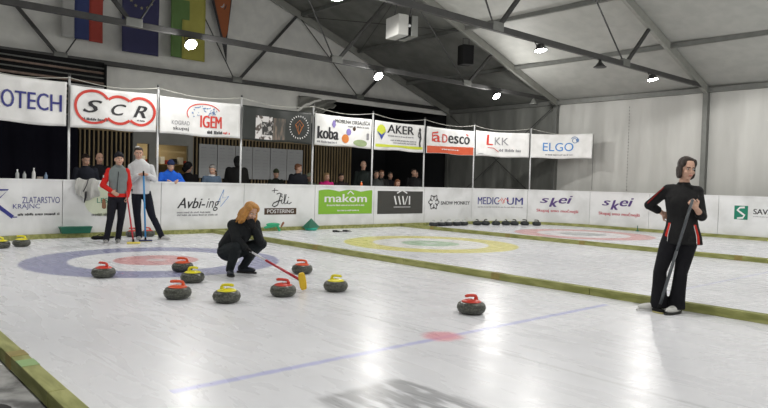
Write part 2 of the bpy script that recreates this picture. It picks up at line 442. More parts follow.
struct('wall_room', MB().box((2.6, 4.3, 0), (2.7, 6.1, 2.6)), CREAM); struct('ceiling', MB().box((-1, 4.3, 2.6), (2.7, 6.1, 2.7)), CREAM)
t = thing('wall_shelf', 'shelf of red and white goods inside the lit room', 'shelf', (1.0, 5.75, 0))
MB().box((-.9, -.12, 1.62), (1.5, .22, 1.65)).build('board', mat('shelf_wood', (.3, .2, .1), .6), t)
for k in range(11):
    tag(MB().box((-.85+k*.2, -.08, 1.65), (-.72+k*.2, .1, 1.65+.12+.05*(k*7 % 3))).build('goods', (RED, WHITE, INKB)[k*5 % 3], t))
ld = bpy.data.lights.new('room_lamp', 'AREA'); ld.energy = 9; ld.size = .8; ld.color = (1, .85, .6)
lo = bpy.data.objects.new('room_lamp', ld); C.objects.link(lo); lo.location = (.9, 5.1, 2.5); tag(lo, 'warm ceiling lamp inside the club room', 'lamp')

# stacked horizontal pipes above the black curtain
PIPE = mat('rusty_pipe', (.22, .16, .13), .5, .2, 9, .5)
t = thing('pipe_rack', 'rack of horizontal brown and grey pipes above the black curtain', 'rack', (-2.4, 3.9, 3.0))
for k, (z, r, m) in enumerate(((.05, .02, ALU), (.16, .03, PIPE), (.30, .022, ALU), (.42, .03, PIPE), (.55, .02, POLE), (.66, .035, PIPE), (.80, .02, ALU), (.93, .03, PIPE), (1.05, .02, ALU))):
    MB().tube([(-2.8, .02*(k % 2), z+.06), (1.3, .02*(k % 2), z-.02)], r).build('pipe', m, t, smooth=True)
MB().box((1.28, -.03, -.2), (1.34, .03, 1.15)).box((-2.8, .06, -.2), (1.3, .08, 1.2)).build('upright', BLACKM, t)

# tent trusses
LAMPS = []
def truss(y, label):
    t = thing('roof_truss', label, 'roof truss', (XRG, y, 0), 0)
    L = XW-XRG
    for sx in (-1, 1):
        MB().bar((sx*L, 0, EZ+.0), (0, 0, RZ), .10, .22).build('rafter', mat('rafter_aluminium', (.30, .305, .28), .5, .3, 6, .2), t, bevel=.01)
        MB().box((sx*L-.09, -.07, 0), (sx*L+.09, .07, EZ+.12)).build('post', ALU, t, bevel=.01)
        MB().bar((sx*(L-.25), 0, 4.2), (sx*(L-.75), 0, EZ+.16), .06, .06).build('knee_brace', ALU, t)
        nodes = [7.35, 2.5] ; rp = [8.5, 4.65]
        for nx, rx in zip(nodes, rp):
            MB().bar((sx*(nx+.08), 0, 4.3), (sx*rx, 0, slope_z(XRG+rx)-.06), .06, .08).build('strut', ALUD, t)
        MB().tube([(sx*(7.35-.1), 0, 4.3), (sx*4.75, 0, slope_z(XRG+4.75)-.08)], .018, 6).build('tension_rod', ALUD, t)
        MB().tube([(sx*(2.5-.1), 0, 4.3), (sx*.1, 0, RZ-.12)], .018, 6).build('tension_rod', ALUD, t)
        for nx in nodes: MB().box((sx*nx-.16, -.055, 4.19), (sx*nx+.16, .055, 4.36)).build('gusset', ALU, t, bevel=.01)
    MB().box((-L+.05, -.045, 4.18), (L-.05, .045, 4.30)).build('tie_beam', ALUD, t, bevel=.008)
    return t
lab = ['tent truss of the front gable behind the viewer', 'tent truss two bays in front of the lit near truss', 'tent truss overhead just behind the viewer', 'nearest tent truss, its rafter meeting the eave above the standing woman',
       'middle tent truss carrying the bright floodlights and the black speaker', 'farthest tent truss with its tie beam running under the hanging flags']
for y, l in zip(TY, lab): truss(y, l)
# purlins and eave beams
pl = [('ridge', .4), ('first', 2.9), ('second', 5.2), ('third', 7.6), ('fourth', 10.0)]
words = {.4: 'purlin along the ridge of the tent roof', 2.9: 'purlin next below the ridge on the right slope', 5.2: 'purlin halfway down the right roof slope', 7.6: 'roof purlin joining the rafter above the black speaker', 10.0: 'lowest roof purlin above the side wall, meeting the nearest rafter'}
for n_, x in pl:
    o = MB().box((x-.05, TY[0], slope_z(x)-.02), (x+.05, TY[5], slope_z(x)+.09)).build('roof_purlin', ALU)
    tag(o, words[x], 'purlin')
    if x > .5:
        x2 = .8-x; o = MB().box((x2-.05, TY[0], slope_z(x2)-.02), (x2+.05, TY[5], slope_z(x2)+.09)).build('roof_purlin', ALU)
        tag(o, words[x].replace('right', 'left').replace('above the black speaker', 'opposite the black speaker').replace('meeting the nearest rafter', 'on the left of the tent'), 'purlin')
tag(MB().box((XW-.06, TY[0], 4.08), (XW+.06, TY[5], 4.22)).build('eave_beam', ALU), 'long aluminium eave beam on top of the white side wall', 'beam')
tag(MB().box((XO-.06, TY[0], 4.08), (XO+.06, TY[5], 4.22)).build('eave_beam', ALU), 'aluminium eave beam on the left side of the tent', 'beam')
# wire cross bracing
t = thing('bracing_cables', 'crossed steel bracing cables on the dark grey side wall bay', 'cable', (XW, 1.7, 0))
MB().tube([(-.06, -2.4, .4), (-.06, 2.4, 4.0)], .014, 6).build('cable', ALUD, t); MB().tube([(-.06, 2.4, .4), (-.06, -2.4, 4.0)], .014, 6).build('cable', ALUD, t)
t = thing('bracing_cables', 'crossed thin bracing cables under the dark far roof bay', 'cable', (6.4, 1.7, 0))
MB().tube([(-1.2, -2.45, slope_z(5.2)-.03), (1.2, 2.45, slope_z(7.6)-.03)], .010, 6).build('cable', ALUD, t); MB().tube([(-1.2, 2.45, slope_z(5.2)-.03), (1.2, -2.45, slope_z(7.6)-.03)], .010, 6).build('cable', ALUD, t)

# ------------------------------------------------------------------ floodlights on the ties
LENS = mat('lamp_lens', (1, .97, .9), .3, emit=60); LENSOFF = mat('unlit_lens', (.25, .25, .25), .2)
def flood(x, y, lit, label, tilt=35, power=1.0, z=4.18):
    t = thing('floodlight', label, 'floodlight', (x, y, z), 0, None)
    R = Matrix.Rotation(math.radians(-tilt), 4, 'X')      # face turned towards -Y
    M0 = Matrix.Translation((0, -.10, -.16)) @ R
    MB().lathe([(.05, .12), (.08, .11), (.09, .06), (.135, .0), (.14, -.01), (.125, -.01)], 20, M0).build('housing', ALUD, t, smooth=True)
    MB().lathe([(.118, -.004), (.118, -.012), (.06, -.018), (.001, -.02)], 20, M0).build('lens', LENS if lit else LENSOFF, t, smooth=True)
    MB().tube([(-.12, -.10, -.12), (-.12, -.03, 0), (.12, -.03, 0), (.12, -.10, -.12)], .012, 6).build('bracket', ALUD, t)
    if lit:
        d = bpy.data.lights.new('floodlight_bulb', 'SPOT' if abs(y+5.82) < .1 else 'POINT'); d.shadow_soft_size = .07
        if d.type == 'SPOT': d.spot_size = PI; d.spot_blend = .15
        d.energy = LAMP_POWER*power; d.color = (1, .98, .94)
        o = bpy.data.objects.new('floodlight_bulb', d); C.objects.link(o); o.parent = t
        o.matrix_local = M0 @ Matrix.Translation((0, 0, -.11))
flood(-.95, -.8, True, 'bright floodlight on the middle truss in front of the green and yellow flag', 45)
flood(4.2, -.8, True, 'bright floodlight at the middle of the middle truss', 45)
flood(9.04, -.8, True, 'bright floodlight on the middle truss near the ice rink corner', 45)
flood(-.95, -5.82, True, 'floodlight at the top edge of the view on the nearest truss', 10)
flood(4.2, -5.82, True, 'lit floodlight on the nearest truss, left of the unlit bell shaped lamp', 10)
flood(8.95, -5.82, True, 'lit floodlight on the nearest truss close to its right end', 10)
for x in (-6, -.9, 4.2, 9):
    for y, n_ in ((-10.84, 'over the near ice'), (-15.86, 'far behind the viewer')):
        flood(x, y, True, 'floodlight %s, %s' % (n_, {-6: 'leftmost of its truss', -.9: 'under the ridge', 4.2: 'right of the ridge', 9: 'near the side wall'}[x]), 15)
flood(-6, -5.82, True, 'floodlight on the left end of the nearest truss', 10); flood(-6, -.8, True, 'floodlight on the left end of the middle truss', 30)
# unlit bell lamp
t = thing('bell_lamp', 'unlit bell shaped lamp under the nearest truss', 'lamp', (6.63, -5.82, 4.18))
MB().lathe([(.03, .0), (.04, -.05), (.10, -.12), (.15, -.16), (.14, -.17), (.001, -.15)], 20).build('shade', ALUD, t, smooth=True); MB().tube([(0, 0, 0), (0, 0, .05)], .015).build('hook', ALUD, t)
t = thing('bell_lamp', 'small pale unlit lamp at the far right corner of the middle truss', 'lamp', (11.1, -.8, 4.18))
MB().lathe([(.03, .0), (.05, -.05), (.12, -.16), (.15, -.20), (.14, -.21), (.001, -.19)], 20).build('shade', ALU, t, smooth=True); MB().tube([(0, 0, 0), (0, 0, .05)], .015).build('hook', ALUD, t)
# heater box
t = thing('fan_heater', 'white sheet metal box heater with a black opening under the nearest truss', 'heater', (.52, -5.75, 3.68), -.25)
SHEET = mat('white_sheet_metal', (.42, .42, .40), .35, .1)
MB().box((-.17, -.2, 0), (.02, .25, .34)).build('casing', SHEET, t, bevel=.01)
MB().box((.02, -.16, .02), (.08, .22, .32)).build('opening', BLACKM, t)
MB().box((.08, -.2, 0), (.20, .25, .34)).build('casing', ALU, t, bevel=.01)
MB().lathe([(.025, 0), (.025, .02), (.015, .03), (.001, .03)], 16, Matrix.Translation((.05, -.165, .17)) @ Matrix.Rotation(PI/2, 4, 'X')).build('fan', POLE, t)
for x in (-.13, .15): MB().tube([(x, .02, .34), (x, -.05, .52)], .012, 6).build('hanger', ALUD, t)
pts = [(.3-1.3*k/12, -5.75, 4.36+.16*math.sin(k*.55)) for k in range(13)]
tag(MB().tube(pts, .03, 8).build('cable_hose', ALU, smooth=True), 'grey corrugated hose lying over the tie beam beside the heater', 'hose')
# speaker
t = thing('loudspeaker', 'black hanging loudspeaker under the middle truss rafter', 'loudspeaker', (7.62, -.85, 4.78), -.35)
MB().box((-.19, -.17, 0), (.19, .17, .58)).build('cabinet', mat('speaker_black', (.005, .005, .005), .7, spec=.2), t, bevel=.03)
MB().box((-.17, -.182, .03), (.17, -.172, .55)).build('grille', BLACKM, t, bevel=.004); MB().tube([(-.1, 0, .58), (-.1, 0, .78), (.1, 0, .78), (.1, 0, .58)], .012, 6).build('bracket', ALUD, t)

# ------------------------------------------------------------------ flags
def flag_surf(y): return lambda s, z, off: Vector((s, y-off+.015*math.sin(s*9+z)+.01*math.sin(z*5), z))
def ff(mb, y, x0, x1, z0, z1, off): return rect(mb, flag_surf(y), x0, x1, z0, z1, off)
FB = mat('flag_blue', (.035, .05, .16), .8, noise_s=6, noise_a=.1); FRD = mat('flag_red', (.36, .05, .035), .8, noise_s=6, noise_a=.1); FW = mat('flag_white', (.40, .40, .39), .8)
FN = mat('flag_navy', (.035, .035, .10), .8); FY = mat('flag_yellow', (.38, .36, .08), .8, noise_s=6, noise_a=.1); FG = mat('flag_green', (.11, .20, .06), .8, noise_s=6, noise_a=.1); FO = mat('flag_orange', (.30, .09, .03), .8)
FGOLD = mat('flag_gold', (.30, .28, .16), .7)
t = thing('hanging_flag', 'white, blue and red striped flag hanging on the gable wall', 'flag', (0, 0, 0))
ff(MB(), 4.1, -2.12, -1.80, 4.74, 6.95, 0).build('white_stripe', FW, t, fix=False, smooth=True, thick=.004); ff(MB(), 4.1, -1.80, -1.45, 4.74, 6.95, 0).build('blue_stripe', FB, t, fix=False, smooth=True, thick=.004); ff(MB(), 4.1, -1.45, -1.10, 4.72, 6.95, 0).build('red_stripe', FRD, t, fix=False, smooth=True, thick=.004)
t = thing('hanging_flag', 'dark blue flag with a ring of gold stars on the gable wall', 'flag')
ff(MB(), 4.1, -.61, .40, 4.6, 7.3, 0).build('cloth', FN, t, fix=False, smooth=True, thick=.004)
def star(mb, cs, cz, r, surf):
    vs = [surf(cs, cz, .02)]+[surf(cs+(r if k % 2 == 0 else r*.4)*math.sin(k*PI/5), cz+(r if k % 2 == 0 else r*.4)*math.cos(k*PI/5), .02) for k in range(10)]
    mb.add(vs, [(0, 1+k, 1+(k+1) % 10) for k in range(10)])
mb = MB()
for k in range(12): star(mb, -.1+.32*math.cos(k*PI/6), 6.15+.32*math.sin(k*PI/6), .055, flag_surf(4.1))
mb.build('stars', FGOLD, t, fix=False)
t = thing('hanging_flag', 'green and yellow flag behind the left floodlight', 'flag')
ff(MB(), 4.1, .74, 1.08, 4.66, 7.5, 0).build('green_stripe', FG, t, fix=False, smooth=True, thick=.004); ff(MB(), 4.1, 1.08, 1.78, 4.64, 7.5, 0).build('yellow_field', FY, t, fix=False, smooth=True, thick=.004)
ff(MB(), 4.1, .95, 1.28, 5.75, 6.3, .012).build('green_emblem', FG, t, fix=False)
t = thing('hanging_pennant', 'long orange pennant with black edge and black tip beside the flags', 'pennant')
fs_ = flag_surf(4.1)
MB().add([fs_(1.80, 7.0, 0), fs_(2.66, 7.0, 0), fs_(2.50, 5.5, 0), fs_(2.48, 4.72, 0), fs_(2.27, 5.5, 0)], [(0, 1, 2, 3, 4)]).build('border', INKB, t, fix=False, thick=.004)
MB().add([fs_(1.90, 7.0, .01), fs_(2.60, 7.0, .01), fs_(2.50, 5.62, .01), fs_(2.40, 5.36, .01), fs_(2.30, 5.62, .01)], [(0, 1, 2, 3, 4)]).build('orange_field', FO, t, fix=False)
mb = MB(); disc(mb, fs_, 2.30, 6.42, .14, .17, .02); mb.build('emblem', INKB, t, fix=False)
mb = MB(); disc(mb, fs_, 2.30, 6.42, .07, .10, .03); mb.build('emblem_centre', FW, t, fix=False)

# ================================================================== BOARDS
SEAMS = [-7.2, -5.2, -3.15, -1.16, .86, 2.92, 4.93, 6.93, 9.08, 11.2, 13.24, 15.2, 17.17, 19.2, 21.2, 23.2, 25.2, 27.2]
BL = ['white rink board at the far left end before the goldsmith advert', 'white rink board advertising ZLATARSTVO KRAJNC in dark blue', 'white rink board behind the red sleeved man with a pale green disc', 'white rink board with the black Avbi-ing advert',
 'white rink board with script lettering over a brown ribbon', 'white rink board with the lime green makom panel', 'white rink board with the black panel of white bars', 'white rink board with a snowflake and SNOW MONKEY', 'white rink board reading MEDICUM',
 'left of the two rink boards reading skei', 'right of the two rink boards reading skei', 'blank white rink board behind the standing woman', 'white rink board with green S square reading SAVA', 'rink board just beyond the right edge of the view',
 'second rink board beyond the right edge', 'third rink board beyond the right edge', 'last rink board beyond the right edge']
BD = []
for i in range(len(SEAMS)-1):
    s0, s1 = SEAMS[i], SEAMS[i+1]; c = P3((s0+s1)/2, 0)
    t = thing('rink_board', BL[i], 'rink board')
    strip_solid(s0+.006, s1-.006, .0, 1.12, -.035, 0).build('panel', BOARD, t)
    strip_solid(s0+.003, s1-.003, 1.12, 1.152, -.06, .015).build('cap_rail', BOARD, t)
    BD.append(t)
S = SURF_BOARD; O = .004
def T(parent, body, s0, s1, z0, z1, m, surf=S, bold=0, shear=0, off=O, name='lettering'):
    mb = MB(); text(mb, surf, body, s0, s1, z0, z1, off, bold, shear); return mb.build(name, m, parent, fix=False)
# goldsmith
p = BD[1]
deco('logo', lambda mb: (stroke(mb, S, [(-4.75, .94), (-4.15, .94), (-4.46, .66)], .035, O), stroke(mb, S, [(-4.50, .86), (-4.42, .70), (-4.06, .43)], .07, O), stroke(mb, S, [(-4.42, .72), (-4.75, .43)], .05, O), stroke(mb, S, [(-4.06, .43), (-3.98, .43)], .02, O)), NAVY, p)
T(p, 'ZLATARSTVO', -3.89, -3.20, .685, .81, NAVY, bold=0.0); T(p, 'KRAJNC', -4.06, -3.56, .56, .675, NAVY, bold=0.0)
deco('small_print', lambda mb: smalltext(mb, S, -3.97, -3.2, .45, .50, O, 3), INKB, p)
p = BD[2]
deco('green_disc', lambda mb: disc(mb, S, -2.40, .72, .34, .30, O), LGREEN, p); T(p, 'LES', -2.50, -2.29, .69, .79, DGREEN, off=.007)
deco('small_print', lambda mb: smalltext(mb, S, -2.6, -2.2, .42, .48, O, 5), GREY, p)
p = BD[3]
T(p, 'Avbi-', -.80, -.13, .565, .80, INKB, bold=.018, shear=.35); T(p, 'ing', -.11, .23, .50, .79, INKB, shear=.35)
deco('bird_outline', lambda mb: (stroke(mb, S, [(.17, .66), (.33, 1.0), (.30, .80), (.46, .84), (.25, .60), (.24, .80), (.17, .66)], .014, O)), SKYB, p)
deco('small_print', lambda mb: (smalltext(mb, S, -.8, -.0, .455, .495, O, 6), smalltext(mb, S, -.8, .2, .395, .435, O, 7)), GREY, p)
p = BD[4]
deco('script_lettering', lambda mb: (
    stroke(mb, S, [(1.62, .98), (1.72, 1.0), (1.80, .99)], .018, O), stroke(mb, S, [(1.70, 1.05), (1.69, .93)], .018, O),
    stroke(mb, S, [(1.76, .90), (1.84, .93), (1.92, .90), (1.90, .84), (1.85, .85)], .024, O),
    stroke(mb, S, [(1.88, .90), (1.84, .76), (1.79, .63), (1.70, .59), (1.64, .62), (1.68, .68), (1.80, .73), (1.90, .74)], .030, O),
    stroke(mb, S, [(1.92, .78), (1.90, .68), (1.94, .66), (2.0, .74), (2.04, .90), (2.0, .90), (1.98, .74), (2.0, .66), (2.06, .68), (2.10, .76), (2.08, .67), (2.13, .66), (2.2, .70)], .024, O),
    disc(mb, S, 1.93, .83, .015, .015, O, 8), disc(mb, S, 2.11, .82, .015, .015, O, 8)), INKB, p)
deco('ribbon', lambda mb: rect(mb, S, 1.42, 2.35, .395, .555, O), BROWN, p)
T(p, 'POSTERING', 1.50, 2.27, .43, .525, WHITE, bold=.01, off=.008)
p = BD[5]
deco('green_panel', lambda mb: rect(mb, S, 3.03, 4.86, .385, 1.0, O, top=lambda u: .985+.05*abs(math.sin(u*7.5+.4))), GREEN, p)
T(p, 'makom', 3.22, 4.67, .70, .92, WHITE, bold=.04, off=.008); deco('small_print', lambda mb: (smalltext(mb, S, 3.3, 4.6, .60, .64, .008, 8), smalltext(mb, S, 3.65, 4.4, .46, .50, .008, 9)), WHITE, p)
deco('roof_mark', lambda mb: stroke(mb, S, [(3.98, .92), (4.08, 1.0), (4.2, .92)], .035, .008), WHITE, p)
p = BD[6]
deco('black_panel', lambda mb: rect(mb, S, 5.06, 6.85, .365, 1.02, O), CHAR, p)
deco('white_bars', lambda mb: (stroke(mb, S, [(5.70, .88), (5.78, .63)], .05, .008), stroke(mb, S, [(5.86, .88), (5.94, .63)], .05, .008), stroke(mb, S, [(6.02, .88), (6.08, .63)], .05, .008), stroke(mb, S, [(6.12, .63), (6.22, .88)], .03, .008), stroke(mb, S, [(6.30, .88), (6.30, .63)], .05, .008),
     stroke(mb, S, [(5.80, .96), (6.0, 1.05), (6.2, .96)], .04, .008), stroke(mb, S, [(5.68, .56), (6.34, .56)], .014, .008)), WHITE, p)
p = BD[7]
def flake(mb):
    for k in range(6):
        a = k*PI/3+PI/6; c, s_ = math.cos(a), math.sin(a); cx, cz = 7.33, .70
        stroke(mb, S, [(cx+.07*c, cz+.07*s_), (cx+.20*c, cz+.20*s_)], .035, O)
        for q in (-.5, .5): stroke(mb, S, [(cx+.15*c, cz+.15*s_), (cx+.24*math.cos(a+q), cz+.24*math.sin(a+q))], .028, O)
deco('snowflake', flake, INKB, p); T(p, 'SNOW MONKEY', 7.64, 8.98, .62, .73, INKB, bold=.03)
p = BD[8]
T(p, 'MEDIC', 9.36, 10.22, .63, .87, NAVY, bold=.02); T(p, 'UM', 10.50, 11.05, .63, .87, NAVY, bold=.02)
deco('red_squiggle', lambda mb: (stroke(mb, S, [(10.18, .72), (10.28, .80), (10.36, .66), (10.44, .84), (10.56, .74)], .03, O), stroke(mb, S, [(10.30, .86), (10.42, .70)], .02, O)), RED, p)
deco('underline', lambda mb: smalltext(mb, S, 9.36, 11.06, .525, .565, O, 12), GREY, p)
for p, d in ((BD[9], 0), (BD[10], 2.06)):
    T(p, 's', 11.60+d, 11.90+d, .72, .88, PURP, bold=.05, shear=.3); T(p, 'k', 11.90+d, 12.20+d, .60, .90, PURP, bold=.05, shear=.3); T(p, 'ei', 12.20+d, 12.66+d, .72, .98, PURP, bold=.05, shear=.3)
    T(p, 'Skupaj smo močnejši', 11.50+d, 12.86+d, .40, .53, CRIM, bold=.03)
p = BD[12]
deco('green_square', lambda mb: rect(mb, S, 17.58, 17.92, .52, .89, O), DGREEN, p)
deco('s_mark', lambda mb: stroke(mb, S, [(17.84, .85), (17.72, .84), (17.66, .77), (17.74, .71), (17.84, .64), (17.80, .57), (17.66, .55)], .05, .008), WHITE, p)
T(p, 'SAVA', 18.05, 18.54, .68, .82, INKB, bold=.03); deco('small_print', lambda mb: smalltext(mb, S, 18.05, 18.5, .61, .63, O, 2), GREY, p)
# timber kerbs
tag(strip_solid(-7.2, 27.2, .0, .088, .012, .09).build('timber_kerb', TIMBER), 'green treated timber kerb along the foot of the rink boards', 'kerb')
DL = ['green timber kerb in the lower left corner bordering the nearest sheet', 'green timber divider passing behind the crouching and standing women', 'green timber divider between the yellow and the pale red rings']
for k, x in enumerate((XL-.01, 0, W)):
    y1 = -RC-.9 if k == 0 else -.10
    t = thing('sheet_divider', DL[k], 'kerb', (x, 0, 0))
    y = y1; j = 0
    while y > -20.7:
        ye = max(y-3.2, -20.8)
        MB().box((0, ye+.003, 0), (.10, y-.003, .0875)).build('beam', TIMBER, t, bevel=.004)
        y = ye; j += 1
    STAIN = mat('brown_stain', (.27, .215, .06), .7, noise_s=14, noise_a=.4)
    for y in ((-9.07,), (-4.15, -8.3, -12.4), (-1.34, -3.93, -5.97, -9.2))[k]: MB().box((-.003, y-.07, .002), (.103, y+.07, .0895)).build('joint_stain', STAIN, t)
    if k == 0: MB().box((.0, -9.42, .08), (.102, -9.26, .0895)).build('green_paint_mark', mat('green_paint', (.26, .40, .17), .7), t)
# black frosted mat
mb = MB()
def matf(u, v): return Vector((-7.6+1.50*u+(.04*math.sin(v*40) if u > .9 else 0), -10.0+2.6*v, .004+.008*noise.noise(Vector((u*5, v*9, 1)))))
o = mb.grid(matf, 30, 50).build('rubber_mat', RUBBER, smooth=True, fix=False, thick=.01); tag(o, 'frosted black rubber mat beside the kerb in the lower left corner', 'mat')

# ================================================================== POLES, CORD, BANNERS
PS = [-7.2, -5.1, -3.07, -1.27, .75, 2.82, 4.85, 6.89, 9.15, 11.21]
PLB = ['pole behind the far left rink board', 'grey pole just outside the left edge of the view', 'pale pole left of the banner with three red circles', 'pale pole between the SCR and IGEM banners', 'pale pole between the IGEM banner and the dark banner',
 'pale pole between the dark banner and the koba banner', 'pale pole between the koba and AKER banners', 'pale pole between the AKER and Desco banners', 'thin pale pole between the Desco and LKK banners', 'thin pale pole between the LKK and ELGO banners']
for s, l in zip(PS, PLB):
    c = P3(s+.05, 0, -.09)
    t = thing('net_pole', l, 'pole', c)
    MB().tube([(0, 0, 0), (0, 0, 3.2)], .024, 12).build('tube', POLE, t, smooth=True)
    MB().lathe([(.027, 3.19), (.027, 3.23), (.012, 3.245)], 12).build('end_cap', ALUD, t, smooth=True)
mb = MB()
for a, b in zip(PS, PS[1:]+[13.25]):
    zb = 3.17 if b != 13.25 else 2.98
    mb.tube([P3(.05+a+(b-a)*k/10, 3.17+(zb-3.17)*k/10-.10*math.sin(PI*k/10), -.06) for k in range(11)], .007, 5)
tag(mb.build('sagging_rope', CORD, smooth=True), 'pale cord sagging from pole top to pole top above the banners', 'cord')
tag(MB().tube([P3(13.25, 1.2, -.07), P3(13.25, 2.98, -.07)], .006, 5).build('sagging_rope', ALUD), 'thin dark vertical cord at the free end of the ELGO banner', 'cord')
def ban_surf(s0, s1, z0, seed):
    def f(s, z, off):
        u = (s-s0)/(s1-s0); r = .018*math.sin(u*19+seed+z*2)*(1-.5*math.sin(PI*u))+.022*noise.noise(Vector((s*2.2, z*2.0, seed)))
        zz = z-.02*math.sin(PI*u)*(z-z0) - .012*math.sin(u*9+seed)*(1 if z-z0 < .1 else 0)
        return P3(s+.02, zz, -.03+r+off)
    return f
def banner(s0, s1, z0, z1, m, label, seed):
    t = thing('advertising_banner', label, 'banner'); sf = ban_surf(s0, s1, z0, seed)
    MB().grid(lambda u, v: sf(s0+(s1-s0)*u, z0+(z1-z0)*v, 0), 40, 14).build('sheet', m, t, smooth=True, fix=False, thick=.004)
    return t, sf
B2 = .012
p, sf = banner(-5.06, -3.11, 2.20, 3.07, VINYL, 'leftmost white banner reading OTECH in dark blue', 1)
T(p, 'OTECH', -4.32, -3.19, 2.475, 2.81, NAVY, sf, .014, 0, B2)
p, sf = banner(-3.04, -1.31, 2.20, 3.03, VINYL, 'white banner reading SCR inside three red circles', 2)
cs = [(-2.60, 2.635, .345, .33), (-2.09, 2.62, .30, .285), (-1.65, 2.625, .30, .285)]
def lobes(mb):
    for i, (cx, cz, rs, rz) in enumerate(cs):
        run = []
        for k in range(73):
            a = 2*PI*k/72; x = cx+rs*math.cos(a); z = cz+rz*math.sin(a)
            inside = any(j != i and ((x-c2)/r2)**2+((z-z2)/q2)**2 < 1 for j, (c2, z2, r2, q2) in enumerate(cs))
            if inside:
                if len(run) > 1: stroke(mb, sf, run, .055, B2)
                run = []
            else: run.append((x, z))
        if len(run) > 1: stroke(mb, sf, run, .055, B2)
deco('red_circles', lobes, RED, p)
T(p, 'S', -2.80, -2.43, 2.52, 2.78, INKB, sf, .03, .35, B2); T(p, 'C', -2.25, -1.94, 2.51, 2.75, INKB, sf, .03, .35, B2); T(p, 'R', -1.80, -1.50, 2.50, 2.75, INKB, sf, .03, .35, B2)
deco('small_print', lambda mb: (smalltext(mb, sf, -2.84, -2.30, 2.36, 2.41, B2, 4), smalltext(mb, sf, -1.72, -1.52, 2.42, 2.45, B2, 4)), INKB, p)
p, sf = banner(-1.23, .71, 2.20, 3.01, VINYL, 'white banner reading IGEM in red under a red arc', 3)
T(p, 'IGEM', -.29, .24, 2.40, 2.68, RED, sf, .03, 0, B2); T(p, 'KOGRAD', -.95, -.55, 2.42, 2.51, GREY, sf, 0, 0, B2); T(p, 'skupaj', -.92, -.57, 2.28, 2.38, INKB, sf, .02, 0, B2)
deco('red_arc', lambda mb: stroke(mb, sf, [(-.20+.42*math.cos(a), 2.70+.24*math.sin(a)) for a in [math.radians(25+k*10) for k in range(19)]], .022, B2), RED, p)
def dots(mb):
    r = random.Random(4)
    for k in range(46):
        a = r.uniform(0, 2*PI); q = r.uniform(.1, 1)**.5; x = -.22+.34*q*math.cos(a); z = 2.74+.15*q*math.sin(a)
        if z < 2.70 and x > -.32: continue
        stroke(mb, sf, [(x, z), (x+r.uniform(.01, .05), z+r.uniform(-.03, .03))], r.choice((.012, .02, .03)), B2)
deco('map_dots', dots, SKETCH, p); deco('small_print', lambda mb: smalltext(mb, sf, -.12, .28, 2.27, 2.34, B2, 4), INKB, p); deco('small_print', lambda mb: smalltext(mb, sf, .28, .48, 2.27, 2.34, B2, 14), RED, p)
p, sf = banner(.79, 2.77, 2.19, 3.01, mat('dark_banner', (.02, .024, .022), .5, noise_s=3, noise_a=.3), 'dark banner with a photograph of a fireplace and a round emblem', 5)
deco('picture', lambda mb: rect(mb, sf, 1.12, 1.60, 2.24, 2.80, .006), two_tone('picture_light', (.10, .08, .07), (.72, .70, .70), 7, .42, .5), p)
deco('picture_dark', lambda mb: rect(mb, sf, 1.30, 1.62, 2.34, 2.66, .012), two_tone('picture_dark', (.03, .03, .03), (.45, .43, .42), 9, .5, .58), p)
deco('picture_smoke', lambda mb: rect(mb, sf, 1.62, 1.96, 2.24, 2.78, .006), two_tone('picture_smoke', (.07, .07, .065), (.24, .18, .14), 5, .4, .65, .6, 0, (3, 3, .5)), p)
def emb(mb):
    for k in range(26):
        a = 2*PI*k/26
        stroke(mb, sf, [(2.38+.26*math.cos(a), 2.60+.26*math.sin(a)), (2.38+.30*math.cos(a+.03), 2.60+.30*math.sin(a+.03))], .022, B2)
deco('ring_of_letters', emb, WHITE, p)
deco('orange_diamond', lambda mb: (stroke(mb, sf, [(2.38, 2.78), (2.50, 2.66), (2.38, 2.42), (2.26, 2.66)], .014, B2, True), stroke(mb, sf, [(2.26, 2.66), (2.34, 2.60), (2.38, 2.70), (2.44, 2.60), (2.50, 2.66)], .012, B2), stroke(mb, sf, [(2.34, 2.60), (2.38, 2.42), (2.44, 2.60)], .012, B2)), ORANGE, p)
p, sf = banner(2.87, 4.80, 2.19, 3.0, VINYL, 'white banner reading koba and MOBILNA DRSALISCA', 6)
T(p, 'MOBILNA DRSALIŠČA', 3.52, 4.73, 2.82, 2.955, INKB, sf, .01, 0, B2); T(p, 'koba', 2.94, 3.64, 2.36, 2.68, INKB, sf, .045, 0, B2)
deco('small_print', lambda mb: (smalltext(mb, sf, 2.94, 3.6, 2.26, 2.31, B2, 4), smalltext(mb, sf, 3.95, 4.72, 2.73, 2.78, B2, 5)), GREY, p)
deco('orange_ball', lambda mb: disc(mb, sf, 3.86, 2.41, .12, .12, B2), ORANGE, p); deco('violet_ball', lambda mb: disc(mb, sf, 3.98, 2.60, .09, .09, B2), VIOLET, p); deco('blue_figure', lambda mb: (disc(mb, sf, 3.48, 2.78, .05, .10, B2), rect(mb, sf, 3.42, 3.54, 2.74, 2.78, .014)), VIOLET, p)
deco('green_hill', lambda mb: disc(mb, sf, 4.38, 2.32, .24, .09, B2), mat('hill_green', (.30, .38, .20), .6), p); deco('shield', lambda mb: rect(mb, sf, 4.60, 4.70, 2.42, 2.60, B2), GREY, p); deco('brown_mark', lambda mb: disc(mb, sf, 4.17, 2.70, .05, .06, B2), BROWN, p)
p, sf = banner(4.90, 6.84, 2.18, 2.99, VINYL, 'white banner reading AKER beside a yellow and blue pin', 7)
T(p, 'AKER', 5.37, 6.40, 2.68, 2.92, INKB, sf, .035, 0, B2); deco('pin_head', lambda mb: disc(mb, sf, 5.14, 2.73, .17, .16, B2), YELLOW, p)
deco('pin_point', lambda mb: mb.add([sf(4.98, 2.70, .018), sf(5.14, 2.46, .018), sf(5.30, 2.70, .018), sf(5.14, 2.60, .018)], [(0, 1, 2, 3)]), mat('print_blue', (.04, .07, .35), .5), p)
